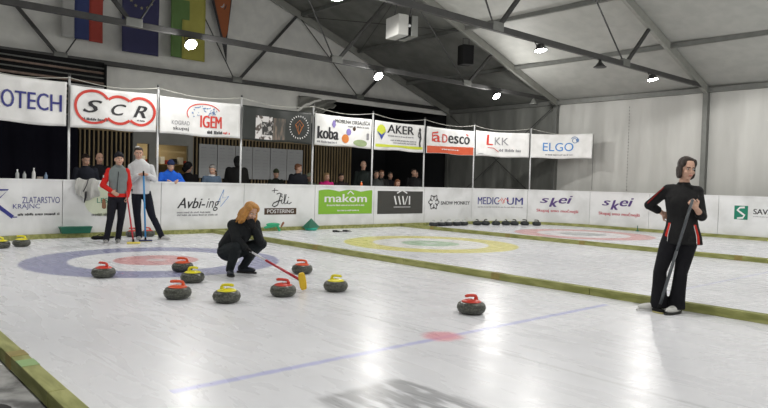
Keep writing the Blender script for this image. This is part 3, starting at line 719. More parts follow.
deco('yellow_band', lambda mb: rect(mb, sf, 4.94, 6.80, 2.27, 2.34, B2), YELLOW, p); deco('small_print', lambda mb: (smalltext(mb, sf, 5.4, 6.4, 2.58, 2.62, B2, 4), smalltext(mb, sf, 5.5, 6.5, 2.46, 2.50, B2, 5), smalltext(mb, sf, 5.6, 6.5, 2.39, 2.43, B2, 6)), GREY, p)
deco('silhouette', lambda mb: (disc(mb, sf, 6.66, 2.84, .045, .06, B2), stroke(mb, sf, [(6.66, 2.78), (6.70, 2.60), (6.66, 2.45), (6.68, 2.32)], .07, B2), stroke(mb, sf, [(6.62, 2.78), (6.58, 2.66), (6.66, 2.60)], .035, B2)), INKB, p)
p, sf = banner(6.94, 9.10, 2.19, 2.98, VINYL, 'white and red banner reading aDesco', 8)
T(p, 'a', 7.22, 7.56, 2.54, 2.76, RED, sf, .035, 0, B2); deco('roof_mark', lambda mb: stroke(mb, sf, [(7.20, 2.55), (7.20, 2.80), (7.45, 2.84)], .05, B2), RED, p); T(p, 'D', 7.63, 7.86, 2.54, 2.80, RED, sf, .014, 0, B2); T(p, 'esco', 7.90, 8.90, 2.54, 2.78, INKB, sf, .035, 0, B2)
deco('accent', lambda mb: stroke(mb, sf, [(8.72, 2.86), (8.82, 2.82)], .04, B2), RED, p)
deco('red_band', lambda mb: rect(mb, sf, 6.96, 9.08, 2.20, 2.42, B2, top=lambda u: 2.40+.06*u), mat('print_orange_red', (.62, .10, .04), .5), p); deco('small_print', lambda mb: smalltext(mb, sf, 7.6, 8.4, 2.31, 2.35, .02, 4), WHITE, p)
p, sf = banner(9.19, 11.18, 2.20, 3.02, VINYL, 'white banner with a red L and grey KK', 9)
T(p, 'L', 9.66, 9.90, 2.58, 2.92, RED, sf, .035, 0, B2); T(p, 'KK', 9.98, 10.48, 2.60, 2.85, GREY, sf, -.01, 0, B2); deco('red_swirl', lambda mb: stroke(mb, sf, [(9.7, 2.50), (9.95, 2.48), (10.15, 2.36)], .02, B2), RED, p)
deco('small_print', lambda mb: (smalltext(mb, sf, 10.15, 10.95, 2.38, 2.47, B2, 4), smalltext(mb, sf, 9.3, 9.55, 2.26, 2.29, B2, 3)), GREY, p)
p, sf = banner(11.24, 13.22, 2.20, 3.0, VINYL, 'rightmost banner reading ELGO in blue', 10)
T(p, 'ELGO', 11.62, 12.60, 2.44, 2.72, SKYB, sf, .0, 0, B2)
deco('swirl', lambda mb: (stroke(mb, sf, [(12.63+(.05+.02*k/4)*math.cos(k*.6), 2.80+(.05+.02*k/4)*math.sin(k*.6)) for k in range(16)], .022, B2), disc(mb, sf, 12.72, 2.80, .05, .07, B2, 10)), SKETCH, p); deco('small_print', lambda mb: smalltext(mb, sf, 11.7, 12.6, 2.30, 2.34, B2, 4), GREY, p)

# result sheets pinned on the slatted wall
XS = [1.66, 2.25, 2.85, 3.44, 4.08, 4.70, 5.32]
RL = ['leftmost white results board on the slatted wall', 'second white results board from the left on the slatted wall', 'third results board, left of the middle seam on the slatted wall', 'results board right of the middle on the slatted wall', 'last but one white results board on the slatted wall', 'rightmost white results board on the slatted wall']
PAPER = mat('results_paper', (.34, .35, .36), .4, noise_s=3, noise_a=.08)
for i in range(6):
    a, b = XS[i]+.01, XS[i+1]-.01; t = thing('results_board', RL[i], 'notice board', ((a+b)/2, 4.13, 1.75)); h = (b-a)/2
    MB().box((-h, -.012, -.5), (h, .012, .5)).build('sheet', PAPER, t)
    sfp = lambda s, z, off: Vector((s, -.012-off, z)); mb = MB()
    for c in (-.14, .14):
        smalltext(mb, sfp, c-.08, c+.08, .38, .42, .002, i*3+1)
        for k in range(7): smalltext(mb, sfp, c-.10, c+.09, .30-k*.1, .312-k*.1, .002, i*9+k)
    mb.build('faint_writing', GREY, t, fix=False)

# ================================================================== CURLING STONES
GRAN = two_tone('granite', (.030, .033, .026), (.13, .135, .11), 55, .42, .68, .35); GRANB = two_tone('granite_band', (.05, .055, .042), (.13, .13, .11), 60, .4, .6, .7)
HR = mat('handle_red', (.62, .05, .03), .35); HO = mat('handle_orange_red', (.75, .10, .03), .35); HY = mat('handle_yellow', (.80, .72, .02), .35); HG = mat('handle_pale', (.55, .57, .56), .35); HK = mat('handle_dark', (.03, .03, .03), .4)
def make_stone(hm, label, loc, rz, group=None, dark=False):
    t = thing('curling_stone', label, 'curling stone', loc, rz, group)
    prof = [(.055, .004), (.075, .0), (.095, .003), (.116, .012), (.131, .028), (.1385, .045), (.1400, .055), (.1400, .072), (.1370, .088), (.127, .104), (.112, .115), (.09, .120), (.001, .120)]
    gm = mat('dark_granite', (.018, .022, .024), .5) if dark else GRAN
    MB().lathe(prof, 40).build('granite_body', gm, t, smooth=True)
    MB().lathe([(.1400, .055), (.1418, .058), (.1418, .069), (.1400, .072)], 40).build('striking_band', GRANB if not dark else gm, t, smooth=True)
    MB().lathe([(.098, .116), (.097, .123), (.080, .132), (.05, .140), (.001, .143)], 28).build('handle_cap', hm, t, smooth=True)
    # gooseneck handle: post at +x, grip reaching to -x
    pts = [(.050, 0, .130), (.056, 0, .152), (.048, 0, .170), (.02, 0, .178), (-.02, 0, .180), (-.055, 0, .179), (-.075, 0, .176)]
    MB().tube(pts, [.022, .018, .0155, .015, .015, .0155, .012], 10).build('grip', hm, t, smooth=True)
    MB().lathe([(.013, .142), (.013, .147), (.001, .148)], 12).build('bolt', POLE, t, smooth=True)
    return t
S0 = -.72   # yaw that puts the handle across the view
SR = make_stone(HR, 'stone with a red handle alone near the blue line', (-2.009, -9.617, 0), S0+.5)
SO = make_stone(HO, 'stone with an orange-red handle left of the yellow stone with nothing behind it', (-4.005, -7.333, 0), S0+.2)
SY = make_stone(HY, 'frontmost yellow handled stone, in the middle of the loose group', (-3.69, -7.80, 0), S0+2.9)
dup(SR, (-4.16, -5.524, 0), S0-.4, 'red handled stone farthest left, on the edge of the blue ring')
dup(SO, (-3.139, -5.526, 0), S0+.1, 'orange-red handled stone touching the red centre of the ring, behind a yellow one')
dup(SY, (-3.421, -6.434, 0), S0+2.7, 'yellow handled stone just in front of an orange-red one on the blue ring')
dup(SR, (-3.016, -7.803, 0), S0+.0, 'red handled stone left of the yellow brush head')
dup(SO, (-1.878, -6.495, 0), S0+.2, 'orange-red handled stone behind the yellow brush head')
dup(SY, (-2.345, -7.862, 0), S0+2.6, 'yellow handled stone right of the yellow brush head')
dup(SY, (-4.161, -1.358, 0), S0+.3, 'yellow handled stone by the kerb under the goldsmith advert')
dup(SY, (-4.50, -1.50, 0), S0-.5, 'yellow handled stone cut by the left edge of the photo')
dup(SR, (-1.88, -.32, 0), S0+.5, 'left of the two red handled stones behind the men')
dup(SR, (-1.57, -.34, 0), S0-.4, 'right of the two red handled stones behind the men')
row = [(6.98, -.36), (7.29, -.38), (7.60, -.39), (7.91, -.44), (8.22, -.45), (8.74, -.54), (9.05, -.62), (9.41, -.75), (9.74, -.88), (10.03, -1.0), (10.34, -1.17), (10.63, -1.42)]
rn = ['leftmost of the row of dark stones, under the snowflake advert', 'second dark stone from the left end of the row along the far kerb', 'pale handled stone in the middle of the left five in the far row', 'fourth dark stone from the left end of the far row', 'last pale handled stone before the gap in the far row',
      'first black handled stone right of the gap in the far row', 'second black handled stone right of the gap', 'black handled stone under the middle of the MEDICUM advert', 'black handled stone under the right half of the MEDICUM advert', 'third stone from the right end of the far row', 'second stone from the right end of the far row', 'rightmost stone of the dark row, next to the pale red ring']
pa = make_stone(HG, rn[0], (*row[0], 0), .3, 'dark stones parked along the far kerb', True)
for i in range(1, 5): dup(pa, (*row[i], 0), .3+i*.7, rn[i])
pb = make_stone(HK, rn[5], (*row[5], 0), .2, 'dark stones parked along the far kerb', True)
for i in range(6, 12): dup(pb, (*row[i], 0), .2+i*.5, rn[i])

# ================================================================== PEOPLE
SKIN = mat('skin', (.55, .33, .24), .55, noise_s=9, noise_a=.05); SKIND = mat('skin_shade', (.50, .29, .21), .55)
EYEW = mat('eye_white', (.65, .63, .6), .3); EYED = mat('iris_dark', (.03, .02, .015), .2); LIP = mat('lips', (.42, .13, .11), .5)
def cloth(n, c, r=.85, b=.4, bs=14): return mat('cloth_'+n, c, r, 0, 10, .12, b, bs, spec=.18)
HB = mat('hair_dark_brown', (.022, .012, .008), .55, bump=.8, bump_s=60, noise_s=40, noise_a=.4)
HGI = mat('hair_ginger', (.50, .235, .055), .5, bump=.8, bump_s=60, noise_s=40, noise_a=.35)
def frame(fwd, upv=(0, 0, 1)):                 # columns: right, forward, up
    f = Vector(fwd).normalized(); r = f.cross(Vector(upv)).normalized(); u = r.cross(f); return Matrix((r, f, u)).transposed()
def head(mb, c, R, k=1.0):                     # adds head volumes around c (mid-head, eye height)
    e = lambda p, r: mb.ell(Vector(c)+R @ (Vector(p)*k), tuple(q*k for q in r), R)
    e((0, -.012, .030), (.074, .096, .088)); e((0, .018, -.040), (.060, .072, .078)); e((0, .045, -.092), (.032, .032, .024))
    e((0, .088, -.028), (.012, .020, .013)); e((0, .084, -.005), (.008, .012, .026)); e((0, .082, -.066), (.024, .012, .012))
    e((.035, .062, -.035), (.024, .022, .022)); e((-.035, .062, -.035), (.024, .022, .022)); e((0, .07, .022), (.052, .016, .012))
    for s in (-1, 1): e((s*.075, -.008, -.012), (.010, .018, .030))
def face(parent, c, R, k=1.0, brow=None):
    P = lambda p: Vector(c)+R @ (Vector(p)*k)
    for s in (-1, 1):
        ey = MB().ell(P((s*.031, .078, .002)), (.013*k, .008*k, .007*k), R).build('eye', EYEW, parent, smooth=True)
        MB().ell(P((s*.031, .0845, .002)), (.006*k, .003*k, .006*k), R).build('iris', EYED, ey, smooth=True)
        MB().cap(P((s*.016, .087, .020)), P((s*.048, .080, .023)), .0045*k, .003*k, 6).build('eyebrow', brow or HB, parent, smooth=True)
    MB().ell(P((0, .093, -.064)), (.022*k, .006*k, .007*k), R).build('mouth', LIP, parent, smooth=True)
def hand(mb, w_, d, n, k=1.0, curl=.5, thumb=1, spread=.02):
    """w_ wrist, d finger direction, n palm normal (fingers curl towards n), thumb=+1/-1 side"""
    w_ = Vector(w_); d = Vector(d).normalized(); n = Vector(n); n = (n-d*n.dot(d)).normalized(); s = d.cross(n)*thumb
    mb.cap(w_, w_+d*.03*k, .024*k, .026*k)
    for q in (-.022, 0, .022): mb.cap(w_+d*.02*k+s*q*.8*k, w_+d*.075*k+s*q*1.2*k, .016*k, .014*k, 8)
    for i, (q, L) in enumerate(((.030, .072), (.010, .080), (-.010, .075), (-.030, .058))):
        p = w_+d*.080*k+s*q*k; a = 0; r = .0098*k
        for seg, fl in enumerate((.45, .32, .23)):
            a += curl*(1.0 if seg == 0 else 1.15); dd = d*math.cos(a)+n*math.sin(a)+s*spread*(q/.03)
            p2 = p+dd*L*fl*k; mb.cap(p, p2, r, r*.9, 8); p = p2; r *= .9
    p = w_+d*.025*k+s*.028*k; dd = (d*.6+s*.75+n*.25).normalized(); p2 = p+dd*.042*k; mb.cap(p, p2, .013*k, .011*k, 8)
    dd = (d*.75+s*.1+n*(.5+curl*.5)).normalized(); mb.cap(p2, p2+dd*.032*k, .0105*k, .009*k, 8)
def leg_pts(h, k, a): return [Vector(h), Vector(k), Vector(a)]
def shoe(parent, ank, toe, m, sole, k=1.0):
    a = Vector(ank); t_ = Vector(toe); a = Vector((a.x, a.y, 0)); d = Vector((t_.x-a.x, t_.y-a.y, 0)).normalized(); R = frame(d)
    L = .155*k
    mb = MB(); c = a+d*.05*k
    mb.ell(c+Vector((0, 0, .045)), (.044*k, L*.93, .040), R); mb.ell(a-d*.035*k+Vector((0, 0, .06)), (.038*k, .055*k, .055), R); mb.cap(a-d*.01+Vector((0, 0, .07)), a-d*.01+Vector((0, 0, .10)), .04*k, .042*k)
    o = mb.skin('shoe', m, parent, .008, 2)
    mb = MB()
    vs = []
    n = 20
    for z in (.0, .022):
        for q in range(n):
            t = 2*PI*q/n; wx = .047*k*(1+.12*math.sin(t)); vs.append(c+R @ Vector((wx*math.cos(t), L*1.0*math.sin(t), 0))+Vector((0, 0, z)))
    fs = [tuple(range(n-1, -1, -1)), tuple(range(n, 2*n))]+[(q, (q+1) % n, n+(q+1) % n, n+q) for q in range(n)]
    mb.add(vs, fs).build('sole', sole, o, smooth=False)
    return o
def l2w(t, p): return Matrix.Translation(t.location) @ Matrix.Rotation(t.rotation_euler.z, 4, 'Z') @ Vector(p)

# ---------------------------------------------------------------- standing woman at right
WT = thing('person', 'woman in black tunic with red side stripes standing with one hand on her hip', 'person', (-.261, -10.707, 0), -1.1358)
BLK = cloth('black_jersey', (.014, .014, .015), .75); TR = cloth('black_trousers', (.010, .010, .013), .85, .3)
hc = Vector((.165, -.02, 1.485)); HRt = frame((.58, -1, -.16), (.06, 0, 1))
neck = Vector((.145, .0, 1.32)); shL = Vector((.0, .01, 1.265)); shR = Vector((.275, .0, 1.255))
elL = Vector((-.175, .08, 1.10)); wrL = Vector((-.045, .12, 1.02)); elR = Vector((.318, -.06, 1.01)); wrR = Vector((.262, -.215, 1.085))
hL = Vector((.055, 0, .80)); hR = Vector((.215, .0, .79)); kL = Vector((-.045, -.03, .42)); kR = Vector((.150, -.03, .42)); aL = Vector((-.045, .02, .09)); aR = Vector((.125, .04, .09))
mb = MB(); head(mb, hc, HRt, .96); mb.cap(hc+Vector((-.01, .02, -.07)), neck+Vector((0, .01, -.02)), .050, .056)
mb.loft([((.135, 0, .80), .13, .09, 0), ((.135, 0, 1.0), .11, .08, 0), ((.14, 0, 1.2), .13, .08, 0), ((.14, 0, 1.30), .07, .05, 0)])
mb.chain([shL, elL, wrL], [.045, .036, .025]); mb.chain([shR, elR, wrR], [.045, .038, .026]); mb.chain([hL, kL, aL], [.075, .05, .035]); mb.chain([hR, kR, aR], [.075, .05, .035])
hand(mb, wrR, (-.45, -.25, .75), (-.35, .65, .25), .95, 1.05, -1); hand(mb, wrL, (.75, .1, -.45), (.2, -.9, .1), .95, .45, 1)
BW = mb.skin('body', SKIN, WT, .0055, 2); face(WT, hc, HRt, .96)
# tunic
mb = MB()
mb.loft([((.150, 0, .715), .195, .135, 0), ((.148, 0, .80), .185, .13, 0), ((.145, 0, .90), .155, .115, 0), ((.142, 0, .99), .142, .105, 0), ((.140, -.005, 1.10), .160, .115, 0), ((.140, -.005, 1.19), .172, .11, 0), ((.14, 0, 1.255), .155, .088, 0), ((.142, 0, 1.295), .105, .07, 0), ((.143, .0, 1.322), .068, .060, 0), ((.146, .0, 1.345), .058, .055, 0)])
mb.cap(shL+Vector((.04, 0, -.0)), shL, .066, .058); mb.cap(shR+Vector((-.04, 0, -.0)), shR, .066, .058)
mb.ell((.085, -.075, 1.14), (.065, .045, .07)); mb.ell((.20, -.075, 1.14), (.065, .045, .07))
mb.chain([shL, elL, elL.lerp(wrL, .62)], [.056, .052, .044]); mb.chain([shR, elR, elR.lerp(wrR, .30)], [.056, .053, .050])
TN = mb.skin('tunic', BLK, WT, .008, 3)
REDC = cloth('red_stripe', (.60, .03, .02), .7); WHC = cloth('white_stripe', (.60, .60, .60), .7)
def tunic_pt(a, z, off=.006):   # ellipse surface of the lower tunic
    tab = [(.715, .150, .195, .135), (.80, .148, .185, .13), (.90, .145, .155, .115), (.99, .142, .142, .105), (1.10, .140, .160, .115)]
    for q in range(len(tab)-1):
        if tab[q][0] <= z <= tab[q+1][0]:
            u = (z-tab[q][0])/(tab[q+1][0]-tab[q][0]); c, rx, ry = [tab[q][i]*(1-u)+tab[q+1][i]*u for i in (1, 2, 3)]
            return Vector((c+(rx+off)*math.cos(a), (ry+off)*math.sin(a), z))
for (a0, a1, m, nm, z1, of) in ((-2.58, -2.36, REDC, 'red_side_panel', .93, .003), (-2.36, -2.33, WHC, 'white_piping', .92, .007), (-.80, -.58, REDC, 'red_side_panel', .92, .003), (-.84, -.80, WHC, 'white_piping', .91, .007)):
    MB().grid(lambda u, v: tunic_pt((a0+(a1-a0)*u)+(.0 if a0 < -1.5 else 0), .725+(z1-.725)*v, of-.004*abs(2*v-1)), 4, 12).build(nm, m, TN, fix=False, smooth=True, thick=.004)
MB().chain([shL+Vector((-.045, -.045, .02)), shL.lerp(elL, .5)+Vector((-.03, -.045, .02)), elL+Vector((-.015, -.045, .02))], [.007, .008, .006], 6).build('red_sleeve_stripe', cloth('dark_red', (.25, .02, .02), .8), TN, smooth=True)
# trousers, flared
mb = MB(); mb.ell((.135, 0, .80), (.165, .115, .12))
for h_, k_, a_, fx in ((hL, kL, aL, -.045), (hR, kR, aR, .125)):
    k2 = Vector(k_); mb.loft([((fx, a_.y-.005, .045), .085, .105, 0), ((fx, a_.y-.01, .13), .080, .092, 0), ((fx*.5+k2.x*.5, k2.y+.02, .27), .070, .076, 0), (k2, .066, .070, 0), (k2.lerp(h_, .4), .080, .085, 0), (k2.lerp(h_, .75), .093, .10, 0), (Vector(h_)+Vector((0, 0, .02)), .085, .10, 0)])
mb.skin('trousers', TR, WT, .009, 3)
SHW = mat('white_shoe_leather', (.62, .62, .60), .5); SOLEK = mat('black_sole', (.02, .02, .02), .7)
shoe(WT, (-.075, .02, 0), (-.30, -.09, 0), SHW, WHC, 1.0); shoe(WT, (.12, .0, 0), (-.02, -.26, 0), SHW, SOLEK, 1.0)
# bob hair
mb = MB(); k_ = .96
for p_, r_ in (((0, -.028, .046), (.084, .094, .084)), ((.070, -.015, -.03), (.022, .050, .085)), ((-.072, -.010, -.03), (.022, .050, .09)), ((0, -.070, -.02), (.075, .045, .080)), ((.060, .030, .060), (.020, .034, .046)), ((-.062, .026, .058), (.020, .038, .050)), ((0, .010, .096), (.06, .05, .028)), ((.074, .015, -.055), (.016, .030, .045)), ((-.076, .010, -.055), (.016, .034, .05)), ((.066, .0, -.075), (.022, .035, .035)), ((-.070, .0, -.075), (.022, .035, .035))):
    mb.ell(hc+HRt @ (Vector(p_)*k_), tuple(q*k_ for q in r_), HRt)
mb.skin('hair', HB, WT, .007, 2)
# her broom
def broom(label, top, bot, shaft_m, upper_m=None, head_m=None, head_dir=(1, 0, 0), hn=(0, 0, 1), r=.014, split=.5, grp=None, hl=.20, hw=.07):
    top, bot = Vector(top), Vector(bot); t = thing('curling_broom', label, 'broom', bot); top = top-bot; d = top.normalized()
    MB().tube([d*.05, top*split], r, 12).build('shaft', shaft_m, t, smooth=True); MB().tube([top*split, top], r*.92, 12).build('handle', upper_m or shaft_m, t, smooth=True)
    R = frame(Vector(head_dir), Vector(hn)); mb = MB()
    n = 18; vs = []
    for z, q in ((-.012, 1.0), (.008, 1.0), (.018, .85)):
        for k in range(n): a = 2*PI*k/n; ca, sa = math.cos(a), math.sin(a); e_ = .6; vs.append(R @ Vector((hw/2*q*math.copysign(abs(ca)**e_, ca), hl/2*q*math.copysign(abs(sa)**e_, sa), z)))
    fs = [tuple(range(n-1, -1, -1)), tuple(range(2*n, 3*n))]+[(j*n+k, j*n+(k+1) % n, (j+1)*n+(k+1) % n, (j+1)*n+k) for j in (0, 1) for k in range(n)]
    mb.add(vs, fs).build('brush_head', head_m or BLACKM, t, bevel=.004)
    vs2 = [Vector(v) for v in vs[:n]]; MB().add([v*.94+R @ Vector((0, 0, .0)) for v in vs2]+[v*.94-R @ Vector((0, 0, .014)) for v in vs2], [tuple(range(n)), tuple(range(2*n-1, n-1, -1))]+[(k, (k+1) % n, n+(k+1) % n, n+k) for k in range(n)]).build('brush_pad', mat('pad_cloth', (.5, .45, .2), .9) if head_m else BLACKM, t)
    MB().tube([R @ Vector((0, 0, .0)), d*.07], [.022, .017], 10).build('joint', BLACKM, t, smooth=True)
    return t
GSH = mat('graphite_shaft', (.09, .10, .11), .3, .3); hw_ = l2w(WT, wrR+Vector((-.035, -.02, .045)))
grip = wrR+Vector((-.048, -.050, .05)); bot = Vector((-.045, -.10, .03)); ext = grip+(grip-bot).normalized()*.045
broom('dark grey curling broom held diagonally by the standing woman', l2w(WT, ext), l2w(WT, bot), GSH, GSH, BLACKM, (-.25, -1, 0), (0, 0, 1), .0155, .55, hl=.14, hw=.05)

# ---------------------------------------------------------------- crouching woman
CT = thing('person', 'crouching woman with ginger hair, black jacket and gloves leaning on a broom', 'person', (-2.675, -6.186, 0), -.5042)
hc = Vector((.145, -.10, .835)); HRc = frame((.62, -1, -.42), (.25, -.1, 1))
pel = Vector((-.115, .12, .30)); hL = Vector((-.15, .06, .30)); hR = Vector((-.02, .20, .30))
kL = Vector((-.02, -.26, .40)); kR = Vector((.29, .00, .41)); aL = Vector((-.105, -.03, .09)); aR = Vector((.07, .20, .10))
tL = Vector((-.06, -.26, 0)); tR = Vector((.30, .08, 0))
chest = Vector((.03, .02, .58)); neck = Vector((.10, -.03, .73)); shL = Vector((-.070, -.04, .655)); shR = Vector((.20, .06, .66))
elL = Vector((-.03, -.24, .49)); wrL = Vector((.10, -.30, .375)); elR = Vector((.265, -.10, .46)); wrR = Vector((.195, -.20, .635))
mb = MB(); head(mb, hc, HRc, .98); mb.cap(hc+HRc @ Vector((0, -.02, -.07)), neck, .052, .056)
mb.chain([neck, chest, pel], [.07, .12, .12]); mb.chain([shL, elL, wrL], [.045, .036, .026]); mb.chain([shR, elR, wrR], [.045, .036, .026]); mb.chain([hL, kL, aL], [.06, .035, .03]); mb.chain([hR, kR, aR], [.06, .035, .03])
mb.skin('body', SKIN, CT, .007, 2); face(CT, hc, HRc, .98, HGI)
JK = cloth('black_jacket', (.014, .016, .018), .8, .6, 10); TRC = cloth('charcoal_trousers', (.018, .022, .025), .85, .4); GLV = cloth('black_glove', (.012, .012, .013), .7)
mb = MB(); mb.chain([pel+Vector((0, 0, .06)), Vector((-.06, .07, .46)), chest, Vector((.06, .0, .66))], [.155, .150, .158, .135]); mb.cap(shL, shR, .082, .082); mb.cap(neck+Vector((-.01, .02, -.03)), neck+Vector((.02, -.02, .045)), .085, .072)
mb.chain([shL, elL, elL.lerp(wrL, .85)], [.076, .066, .048]); mb.chain([shR, elR, elR.lerp(wrR, .82)], [.08, .064, .046]); mb.ell((.06, -.10, .55), (.10, .09, .12))
mb.skin('jacket', JK, CT, .009, 3)
mb = MB(); mb.ell(pel, (.165, .165, .135)); mb.chain([hL, kL], [.115, .075]); mb.chain([hR, kR], [.115, .078]); mb.chain([kL+Vector((0, .01, -.01)), kL.lerp(aL, .4)+Vector((0, .03, 0)), aL+Vector((0, 0, -.01))], [.072, .070, .055]); mb.chain([kR, kR.lerp(aR, .4)+Vector((-.02, .03, 0)), aR+Vector((0, 0, -.01))], [.075, .070, .055])
mb.skin('trousers', TRC, CT, .009, 3)
SHK = mat('black_shoe', (.02, .025, .035), .5)
shoe(CT, aL, tL, SHK, SOLEK, .95); shoe(CT, aR, tR, SHK, SOLEK, .95)
mb = MB(); hand(mb, wrR, (-.35, -.25, .75), (-.35, .75, .2), 1.1, .75, 1); mb.skin('glove', GLV, CT, .006, 2)
mb = MB(); hand(mb, wrL, (.75, -.45, -.35), (-.2, -.3, -.8), 1.12, 1.05, 1); mb.skin('glove', GLV, CT, .006, 2)
mb = MB(); rr = random.Random(3)
for p_, r_ in (((0, -.030, .050), (.086, .094, .082)), ((0, -.080, -.03), (.085, .055, .10)), ((.072, -.02, -.05), (.034, .055, .10)), ((-.074, -.02, -.05), (.034, .055, .10)), ((.078, -.03, -.14), (.035, .055, .06)), ((-.080, -.035, -.15), (.042, .060, .07)), ((-.05, -.09, -.12), (.07, .06, .07)), ((.056, .030, .060), (.032, .045, .045)), ((-.058, .030, .056), (.032, .045, .048)), ((0, .015, .095), (.07, .07, .035)), ((-.095, -.02, -.06), (.034, .05, .06)), ((.092, -.02, -.06), (.030, .05, .06))):
    mb.ell(hc+HRc @ Vector(p_), r_, HRc)
for k in range(44):
    a = rr.uniform(-2.6, 2.6); q = hc+HRc @ Vector((.088*math.sin(a), -.02-.075*math.cos(a), .03)); e_ = hc+HRc @ Vector((.13*math.sin(a), -.03-.11*math.cos(a), rr.uniform(-.18, -.06)))
    mb.cap(q, q.lerp(e_, .5)+Vector((rr.uniform(-.015, .015), rr.uniform(-.015, .015), 0)), .016, .015, 7); mb.cap(q.lerp(e_, .5), e_, .015, .010, 7)
mb.skin('hair', HGI, CT, .006, 1)
REDS = mat('broom_red', (.48, .02, .035), .3); WHS = mat('broom_white', (.62, .62, .66), .3); YH = mat('brush_yellow', (.80, .52, .02), .45); BLS = mat('broom_blue', (.03, .24, .55), .3)
g = l2w(CT, wrL+Vector((.055, -.05, -.03))); hb = Vector((-2.68, -7.68, .115)); 
t_ = broom('curling broom with red and white shaft and yellow head held by the crouching woman', g+(g-hb).normalized()*.12, hb, REDS, WHS, YH, (-.28, -.10, 1.0), (-.55, -1.0, .05), .0150, .62, hl=.215, hw=.085)

